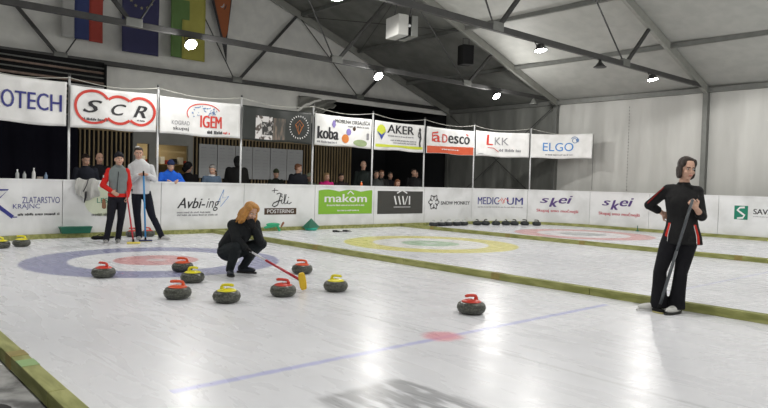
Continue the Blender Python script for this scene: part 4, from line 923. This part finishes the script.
# ---------------------------------------------------------------- generic standing figure
def standing(label, loc, rz, H, topm, botm, hairm, opts):
    """local frame: x image right, -y towards the ice; opts gives joints"""
    k = H/1.75; vx = opts.get('voxel', .010); t = thing('person', label, 'person', loc, rz)
    J = dict(neck=(0, .01, 1.47), shL=(-.185, .01, 1.41), shR=(.185, .01, 1.41), elL=(-.24, .0, 1.12), wrL=(-.22, -.10, .90), elR=(.24, .0, 1.12), wrR=(.22, -.10, .90), hL=(-.085, 0, .92), hR=(.085, 0, .92),
             kL=(-.10, -.02, .50), kR=(.10, -.02, .50), aL=(-.11, .02, .09), aR=(.11, .02, .09), tL=(-.13, -.2, 0), tR=(.13, -.2, 0), head=(0, -.015, 1.635))
    J = {a: Vector(b)*k for a, b in J.items()}
    for a, b in opts.get('J', {}).items(): J[a] = Vector(b)
    R = frame(opts.get('look', (0, -1, -.1))); hc = J['head']; mb = MB(); hk = opts.get('hk', 1.0)*(.6+.4*k)
    head(mb, hc, R, hk); mb.cap(hc+R @ Vector((0, -.02, -.07)), J['neck']-Vector((0, 0, .02)), .053*k, .06*k)
    pc = (J['hL']+J['hR'])/2; sc = (J['shL']+J['shR'])/2
    mb.chain([sc-Vector((0, 0, .06)), sc.lerp(pc, .5), pc], [.10*k, .10*k, .11*k])
    for s in 'LR': mb.chain([J['sh'+s], J['el'+s], J['wr'+s]], [.045*k, .036*k, .026*k]); mb.chain([J['h'+s], J['k'+s], J['a'+s]], [.075*k, .05*k, .035*k])
    ho = opts.get('hands', {})
    for s, sg in (('L', 1), ('R', -1)):
        d, n, cu = ho.get(s, ((0, -.1, -1), (0, .2, 0), .35)); hand(mb, J['wr'+s], d, n, .98*k, cu, sg if s == 'L' else sg)
    mb.skin('body', opts.get('skin', SKIN), t, max(.006, vx*.75), 2); face(t, hc, R, hk, hairm)
    # top
    bulk = opts.get('bulk', 1.0); mb = MB(); a0 = math.atan2(J['shR'].y-J['shL'].y, J['shR'].x-J['shL'].x)
    hz = opts.get('hem', .86*k); L = []
    for z, rx, ry in ((hz, .175, .125), (hz+.12*k, .165, .12), (hz+.24*k, .158, .118), (1.22*k, .178, .125), (1.33*k, .19, .12), (1.40*k, .175, .105), (1.445*k, .125, .09), (1.48*k, .080, .075), (1.505*k, .066, .066)):
        u = min(1, max(0, (z-pc.z)/(sc.z-pc.z))); c = pc.lerp(sc, u)
        if z > sc.z+.03: c = c.lerp(J['neck'], .7)
        L.append(((c.x, c.y, z), rx*k*bulk, ry*k*bulk, a0))
    mb.loft(L)
    for s in 'LR': mb.cap(J['neck']-Vector((0, 0, .065*k)), J['sh'+s]-Vector((0, 0, .008)), .055*k, .060*k)
    if opts.get('sleeves', True):
        for s in 'LR': mb.chain([J['sh'+s], J['el'+s], J['el'+s].lerp(J['wr'+s], .9)], [.064*k*bulk, .056*k*bulk, .046*k*bulk])
    tp = mb.skin(opts.get('topname', 'jacket'), topm, t, vx, 3)
    if 'sleeve_m' in opts:
        mb = MB()
        for s in 'LR': mb.chain([J['sh'+s], J['el'+s], J['el'+s].lerp(J['wr'+s], .92)], [.066*k, .058*k, .044*k])
        mb.cap(J['shL'].lerp(J['shR'], .1), J['shL'], .06*k, .07*k); mb.skin('sleeves', opts['sleeve_m'], t, vx, 3)
        MB().loft([((pc.x, pc.y, hz-.035), .172*k, .122*k, a0), ((pc.x, pc.y, hz+.03), .178*k, .128*k, a0)]).build('hem_band', opts['sleeve_m'], t, smooth=False)
    mb = MB(); mb.ell(pc, (.165*k, .12*k, .12*k))
    for s in 'LR':
        mb.chain([J['h'+s], J['h'+s].lerp(J['k'+s], .5), J['k'+s], J['k'+s].lerp(J['a'+s], .5), J['a'+s]+Vector((0, 0, -.02))], [.095*k, .088*k, .068*k, .062*k, .056*k])
    mb.skin('trousers', botm, t, vx, 3)
    for s in 'LR': shoe(t, J['a'+s], J['t'+s], opts.get('shoe', SHK), opts.get('sole', SOLEK), k)
    # hair or hat
    style = opts.get('hair', 'short'); mb = MB(); e = lambda p, r: mb.ell(hc+R @ (Vector(p)*hk), tuple(q*hk for q in r), R)
    if style == 'short': e((0, -.025, .048), (.082, .092, .078)); e((0, -.06, -.005), (.072, .048, .06)); e((0, .03, .085), (.06, .055, .03))
    elif style == 'long': e((0, -.028, .046), (.084, .094, .08)); e((0, -.075, -.06), (.08, .05, .12)); e((.070, -.02, -.05), (.025, .045, .10)); e((-.070, -.02, -.05), (.025, .045, .10)); e((0, .03, .085), (.06, .055, .03))
    elif style == 'beanie': e((0, -.015, .062), (.086, .102, .074)); e((0, -.022, .052), (.088, .104, .026)); e((0, -.02, .11), (.06, .07, .045))
    elif style == 'hood': e((0, -.03, .02), (.105, .11, .13)); e((0, -.05, -.07), (.10, .09, .08))
    elif style == 'bald': e((0, -.07, -.005), (.074, .042, .045))
    mb.skin({'beanie': 'beanie', 'hood': 'hood'}.get(style, 'hair'), opts.get('hatm', hairm), t, .009 if vx > .01 else .007, 2)
    return t, J
# man 1: grey vest, red sleeves
M1, J1 = standing('man in grey vest with red sleeves and black cap, hand in pocket', (-2.70, -1.50, 0), -.327, 1.70, cloth('grey_vest', (.20, .23, .23), .8), cloth('black_sport_trousers', (.014, .014, .02), .85, .3), HB,
    dict(J=dict(head=(.105, -.03, 1.555), neck=(.10, 0, 1.40), shL=(-.055, .02, 1.335), shR=(.235, .0, 1.34), elL=(-.165, .0, 1.075), wrL=(-.02, -.13, .97), elR=(.285, .05, 1.08), wrR=(.25, -.06, .87), hL=(.01, 0, .86), hR=(.17, 0, .86), kL=(-.03, -.04, .46), kR=(.15, -.02, .47), aL=(-.095, -.04, .09), aR=(.105, .10, .09), tL=(-.13, -.30, 0), tR=(.12, -.2, 0)),
         look=(.15, -1, .10), sleeves=False, sleeve_m=cloth('red_sleeve', (.62, .025, .02), .75), hair='beanie', hatm=cloth('black_cap', (.015, .015, .02)), topname='vest', hem=.90, voxel=.009,
         hands=dict(L=((.8, -.2, -.5), (0, 1, 0), .3), R=((.1, -.2, -1), (-.6, .2, 0), .9)), shoe=mat('grey_shoe', (.30, .30, .30), .5), sole=WHC))
MB().cap((-.145, -.03, .80), (-.140, -.05, .68), .030, .038).build('hanging_glove', mat('tan_leather', (.25, .12, .06), .7), M1, smooth=True)
MB().box((-.165, -.075, 1.215), (-.145, -.05, 1.26)).build('sleeve_badge', WHC, M1)
DZ = cloth('dark_zip', (.03, .03, .035))
MB().tube([(.075, -.136, .92), (.080, -.132, 1.08), (.090, -.128, 1.22), (.098, -.105, 1.33)], .006, 6).build('zip', DZ, M1, smooth=True)
MB().lathe([(.070, 0), (.078, .03), (.074, .06), (.062, .06)], 18, Matrix.Translation((.10, -.01, 1.385))).build('collar', cloth('vest_collar', (.16, .18, .18)), M1, smooth=True)
# man 2: white pullover
M2, J2 = standing('man in white pullover resting both hands on an upright broom', (-1.89, -1.156, 0), -.3753, 1.86, cloth('white_pullover', (.62, .63, .65), .8), cloth('black_navy_trousers', (.014, .015, .024), .85, .3), HB,
    dict(J=dict(head=(-.195, -.02, 1.70), neck=(-.185, .0, 1.535), shL=(-.325, .02, 1.435), shR=(.035, .0, 1.43), elL=(-.345, -.05, 1.16), wrL=(-.18, -.26, 1.285), elR=(.10, -.05, 1.20), wrR=(-.02, -.26, 1.285), hL=(-.23, 0, .97), hR=(-.06, 0, .97), kL=(-.21, -.03, .52), kR=(.06, -.03, .51), aL=(-.165, .03, .09), aR=(.255, .03, .09), tL=(-.19, -.2, 0), tR=(.45, -.15, 0)),
         look=(.05, -1, -.08), hair='short', topname='pullover', hem=.91, voxel=.009, hk=1.02,
         hands=dict(L=((.85, -.1, .35), (.2, -.2, -1), .8), R=((-.85, -.1, .35), (-.2, -.2, -1), .8)), shoe=mat('pale_shoe', (.42, .42, .42), .5), sole=WHC))
MB().lathe([(.062, 0), (.070, .03), (.066, .055), (.058, .05)], 18, Matrix.Translation((-.187, -.005, 1.50))).build('collar', cloth('white_collar', (.58, .59, .61)), M2, smooth=True)
MB().ell((-.215, .0, 1.82), (.045, .05, .022)).build('white_headband', WHC, M2, smooth=True)
MB().ell((.13, -.045, .46), (.028, .012, .03)).build('white_trouser_mark', WHC, M2, smooth=True)
b2 = l2w(M2, (-.045, -.30, .02)); tp2 = l2w(M2, (-.10, -.31, 1.36))
broom('black and blue curling broom standing upright under the hands of the man in white', tp2, b2, BLS, BLACKM, mat('navy_head', (.02, .025, .09), .5), (math.cos(-.3753), math.sin(-.3753), 0), (0, 0, 1), .017, .93, hl=.25)
b1 = l2w(M1, (.37, -.12, .02)); tp1 = l2w(M1, (.235, -.09, .98))
broom('red curling broom with a yellow head beside the man in the grey vest', tp1, b1, REDS, REDS, mat('lemon_head', (.75, .62, .10), .5), (math.cos(-.327), math.sin(-.327), 0), (0, 0, 1), .015, .5, hl=.24)

# ---------------------------------------------------------------- spectators behind the boards
SP = [  # x, y, height, label, top colour, hair style, hair material, look, extra
 (-2.57, .50, 1.68, 'dark haired spectator in black looking down behind the hanging jacket', (.015, .017, .025), 'short', HB, (.3, -1, -.4), {}),
 (-2.12, 1.05, 1.74, 'bald spectator in black standing second from the left behind the boards', (.014, .014, .018), 'bald', None, (.1, -1, -.1), {}),
 (-1.40, .75, 1.57, 'spectator in a black cap half hidden behind the man in white', (.02, .02, .02), 'beanie', None, (.1, -1, 0), {'hat': (.015, .015, .018)}),
 (-.82, .34, 1.66, 'spectator in bright blue jacket and dark blue knit hat leaning on the boards', (.02, .12, .60), 'beanie', None, (.1, -1, -.25), {'hat': (.02, .03, .08), 'lean': 1}),
 (-.02, 1.15, 1.60, 'spectator in black bending over beside the one in blue', (.014, .014, .016), 'hood', None, (.8, -.5, -.5), {'hat': (.014, .014, .016)}),
 (.25, .45, 1.56, 'grey haired spectator in a blue-grey jacket with a white collar', (.09, .13, .19), 'short', 'grey', (-.6, -.8, -.4), {}),
 (.80, 1.45, 1.45, 'dark haired child standing between two adults in dark coats', (.02, .02, .025), 'short', HB, (0, -1, 0), {}),
 (1.12, .85, 1.80, 'tall spectator in a wide black hooded coat turned away', (.018, .018, .018), 'hood', None, (-.3, 1, 0), {'hat': (.018, .018, .018), 'bulk': 1.55}),
 (2.42, 1.1, 1.51, 'spectator in dark green beanie under the results boards', (.02, .025, .02), 'beanie', None, (.2, -1, -.2), {'hat': (.05, .06, .035)}),
 (2.72, .50, 1.68, 'reddish haired spectator in black puffy coat seen in profile', (.012, .013, .018), 'short', 'auburn', (1, -.25, -.15), {'bulk': 1.25}),
 (3.52, 1.12, 1.43, 'child in pale green hat beside the pole', (.14, .16, .12), 'beanie', None, (.2, -1, 0), {'hat': (.30, .34, .25)}),
 (3.72, .60, 1.47, 'blonde spectator in a magenta jacket', (.45, .015, .14), 'long', 'blonde', (.3, -1, -.1), {}),
 (4.30, .70, 1.47, 'spectator in dark jacket between the magenta one and the tall bald man', (.04, .03, .03), 'short', HB, (0, -1, -.2), {}),
 (4.93, .50, 1.86, 'tall bald bearded man in a black coat', (.010, .014, .013), 'bald', None, (-.1, -1, -.1), {}),
 (5.55, .65, 1.59, 'spectator in grey coat right of the tall bald man', (.06, .065, .065), 'short', HB, (.1, -1, 0), {}),
 (6.02, .95, 1.62, 'spectator in the back between grey coat and pinkish hat', (.03, .03, .03), 'short', 'auburn', (0, -1, 0), {}),
 (6.60, 1.20, 1.58, 'pale faced spectator standing farthest back near the black panel', (.02, .02, .025), 'short', HB, (-.1, -1, 0), {}),
 (6.20, .42, 1.34, 'child with reddish hair and pink hood behind the black panel', (.40, .16, .12), 'long', 'auburn', (.2, -1, -.3), {}),
 (7.05, .62, 1.70, 'spectator in black, left of the last pair behind the boards', (.014, .014, .016), 'short', HB, (.1, -1, 0), {}),
 (7.42, .92, 1.64, 'rightmost spectator behind the boards with a pale collar', (.02, .02, .02), 'short', HB, (.1, -1, 0), {'collar': 1}),
]
HM = {'grey': mat('hair_grey', (.20, .19, .18), .6), 'auburn': mat('hair_auburn', (.16, .06, .025), .6, bump=.5, bump_s=50), 'blonde': mat('hair_blonde', (.35, .22, .10), .6, bump=.5, bump_s=50)}
for i, (x, y, H, l, col, st, hm, look, ex) in enumerate(SP):
    rz = -math.atan2(x-CAM.x, y-CAM.y)*.5; hm = HM.get(hm, hm) or HB; k = H/1.75
    o = dict(hair=st, look=look, voxel=.016, bulk=ex.get('bulk', 1.08), hk=1.0)
    if 'hat' in ex: o['hatm'] = cloth('hat%d' % i, ex['hat'])
    if st == 'bald': o['hatm'] = HM['auburn']
    if ex.get('lean'):
        o['J'] = dict(head=(0, -.06, 1.50), neck=(0, .0, 1.36), shL=(-.18, .03, 1.30), shR=(.19, .02, 1.29), elL=(-.24, -.10, 1.12), wrL=(-.12, -.26, 1.18), elR=(.27, -.12, 1.12), wrR=(.10, -.31, 1.19))
        o['hands'] = dict(L=((.7, -.5, -.1), (0, 0, -1), .4), R=((-.5, -.8, -.35), (0, 0, -1), .4))
    t, J = standing(l, (x, y, 0), rz, H, cloth('coat%d' % i, col), cloth('spectator_trousers', (.02, .022, .03)), hm, o)
    if ex.get('collar') or i == 5: MB().lathe([(.075*k, 0), (.09*k, .03), (.085*k, .055), (.07*k, .05)], 16, Matrix.Translation(J['neck']-Vector((0, .01, .03)))).build('pale_collar', WHC, t, smooth=True)

# ================================================================== SMALL THINGS
# white jacket hanging over the boards
def drape(u, v):
    s = -2.93+.44*u; z = 1.175-.42*(1-.25*abs(2*u-1)**2)*max(0, v-.25)/.75 if v > .25 else 1.175-.5*(.25-v)/.25*.5
    off = -.075+.10*min(1, v/.25) if v < .25 else .03+.05*math.sin((v-.25)*3.4)+.028*math.sin(u*17+v*4)
    return P3(s+.02*math.sin(v*8), z+.02*math.sin(u*11), off+.012*math.sin(u*31+v*9))
t = thing('hanging_jacket', 'white and grey jacket slung over the rink board left of the men', 'jacket')
MB().grid(drape, 30, 26).build('cloth', cloth('pale_jacket', (.50, .50, .48), .8, .5, 12), t, smooth=True, fix=False, thick=.015)
MB().tube([P3(-2.70, 1.17, .10), P3(-2.74, 1.05, .13), P3(-2.80, .92, .125)], .010, 6).build('dark_zip', INKB, t, smooth=True)
MB().tube([P3(-2.74, .92, .10), P3(-2.74, .80, .07), P3(-2.76, .70, .05)], [.018, .022, .012], 6).build('hanging_strap', INKB, t, smooth=True)
# bottles on the cap rail
def bottle(s, h, m, capm, label):
    t = thing('bottle', label, 'bottle', P3(s, 1.152, -.02)); q = h/.2
    MB().lathe([(.028, 0), (.032, .01*q), (.032, .10*q), (.028, .12*q), (.012, .16*q), (.012, .18*q)], 14).build('flask', m, t, smooth=True); MB().lathe([(.014, .178*q), (.014, .2*q), (.001, .201*q)], 12).build('cap', capm, t, smooth=True)
bw = mat('bottle_clear', (.40, .42, .42), .2); bt = mat('bottle_white', (.70, .70, .68), .3); bb = mat('bottle_blue', (.20, .28, .40), .2)
bottle(-3.97, .17, bw, WHITE, 'leftmost bottle on top of the boards'); bottle(-3.84, .15, bw, INKB, 'second small bottle from the left on top of the boards'); bottle(-3.67, .21, bt, WHITE, 'tall white bottle on the boards above the goldsmith advert')
tag(MB().box((-.05, -.03, 0), (.05, .03, .045)).build('small_carton', TAUPE, bevel=.006), 'small brown carton on the boards beside the white bottle', 'carton').location = P3(-3.56, 1.152, -.02)
bottle(-3.45, .13, bb, bb, 'bluish bottle on the boards nearest the pole'); bottle(4.48, .12, mat('bottle_orange', (.75, .18, .05), .3), WHITE, 'small orange bottle on the boards above the green panel')
# green long box and black bag by the kerb
GRN = mat('green_plastic', (.006, .13, .075), .5, noise_s=6, noise_a=.12)
def rotbox(name, label, cat, loc, rz, a, b, m, bevel=.01):
    o = MB().box(a, b).build(name, m, bevel=bevel); o.location = loc; o.rotation_euler = (0, 0, rz); return tag(o, label, cat)
t = thing('flower_trough', 'long green plastic trough standing by the kerb under the hanging jacket', 'trough', (-2.93, -.22, 0), .0)
MB().add([(-.26, -.07, .0), (.26, -.07, .0), (.26, .07, 0), (-.26, .07, 0), (-.29, -.09, .12), (.29, -.09, .12), (.29, .09, .12), (-.29, .09, .12)], [(3, 2, 1, 0), (4, 5, 6, 7), (0, 1, 5, 4), (1, 2, 6, 5), (2, 3, 7, 6), (3, 0, 4, 7)]).build('tub', GRN, t, bevel=.01)
t.location.z = .09; t.location.y = -.10; MB().box((-.30, -.095, .115), (.30, .095, .135)).build('rim', GRN, t, bevel=.006)
t = thing('black_bag', 'low black bag lying on the ice left of the men', 'bag', (-2.62, -.62, 0), .1)
MB().ell((0, 0, .035), (.20, .08, .035)).ell((.18, .03, .03), (.14, .05, .025)).ell((-.1, -.02, .04), (.09, .05, .04)).skin('bag_body', BLACKM, t, .012, 2); MB().tube([(-.1, 0, .06), (0, 0, .11), (.1, 0, .06)], .008, 6).build('strap', BLACKM, t, smooth=True)
t = thing('watering_hose_nozzle', 'green plastic scoop with a brown tip lying by the kerb beside the crouching woman', 'scoop', (1.62, -.22, .0), .0)
MB().ell((-.08, 0, .17), (.20, .06, .045)).cap((.0, 0, .14), (-.3, 0, .10), .035, .03).cap((.05, 0, .12), (.1, 0, .03), .03, .04).skin('scoop', mat('bright_green_plastic', (.02, .36, .17), .4), t, .012, 2); MB().cap((.16, 0, .12), (.21, 0, .20), .022, .028).build('tip', mat('brown_tip', (.25, .10, .05), .6), t, smooth=True)
t.name = 'plastic_scoop'
t = thing('folded_marker', 'dark green pyramid shaped marker by the kerb left of the green panel', 'marker', (2.62, -.28, 0), .2)
MB().add([(-.21, -.13, .07), (.21, -.13, .07), (.21, .13, .07), (-.21, .13, .07), (.0, .0, .31)], [(3, 2, 1, 0), (0, 1, 4), (1, 2, 4), (2, 3, 4), (3, 0, 4)]).build('pyramid', GRN, t, bevel=.006)
MB().lathe([(.12, 0), (.17, .04), (.17, .07), (.1, .07)], 20).build('base', mat('teal_plastic', (.02, .42, .30), .4), t, smooth=True)
t = thing('glove_pair', 'dark pair of gloves lying on the ice behind the yellow ring', 'gloves', (3.10, -1.0, 0), -.3)
for s in (-1, 1):
    mb = MB(); w0 = Vector((s*.14-.08, .02*s, .022)); mb.cap(w0-Vector((.05, 0, 0)), w0, .028, .026); hand(mb, w0, (1, .15*s, 0), (0, 0, -1), 1.1, .08, s, .06); mb.skin('glove', GLV, t, .007, 1)
t = thing('black_clip', 'small black clamp on the kerb behind the crouching woman', 'clamp', (.55, -.12, .088), .1)
MB().box((-.16, -.03, 0), (.16, .03, .035)).build('jaw', BLACKM, t, bevel=.008); MB().tube([(-.08, 0, .03), (-.02, 0, .07), (.10, 0, .05)], .014, 8).build('lever', BLACKM, t, smooth=True)
t = thing('marker_peg', 'small dark green peg at the foot of the boards under the right skei advert', 'peg', P3(14.95, .0, .16))
MB().tube([(0, 0, 0), (0, 0, .17)], .012, 8).build('stem', GRN, t, smooth=True); MB().lathe([(.06, 0), (.05, .02), (.012, .04)], 12).build('foot', GRN, t, smooth=True)
t = thing('pale_canopy', 'small pale canopy edge inside the dark opening behind the spectators', 'canopy', (6.9, 5.6, 1.82), 0)
MB().box((-.9, -.3, 0), (.9, .3, .05)).build('roof_sheet', POLE, t, bevel=.01)
for x in (-.85, .85): MB().tube([(x, 0, -1.82), (x, 0, 0)], .02).build('leg', ALUD, t)

# things of one kind that stand together share a group
for o in list(bpy.data.objects):
    if o.parent is None and 'category' in o and 'group' not in o:
        g_ = {'curling_stone': 'curling stones with coloured handles', 'rink_board': 'advert boards around the rink', 'advertising_banner': 'banners hung between the poles', 'net_pole': 'poles behind the boards',
              'roof_truss': 'trusses of the tent', 'roof_purlin': 'purlins of the tent roof', 'floodlight': 'floodlights on the trusses', 'results_board': 'results boards on the slatted wall', 'hanging_flag': 'flags on the gable wall',
              'sheet_divider': 'timber dividers between the ice sheets', 'bottle': 'bottles on top of the boards', 'curling_broom': 'curling brooms in use'}.get(o.name.split('.')[0])
        if g_: o['group'] = g_
        elif o.name.split('.')[0] == 'person' and o.location.y > 0: o['group'] = 'spectators behind the boards'
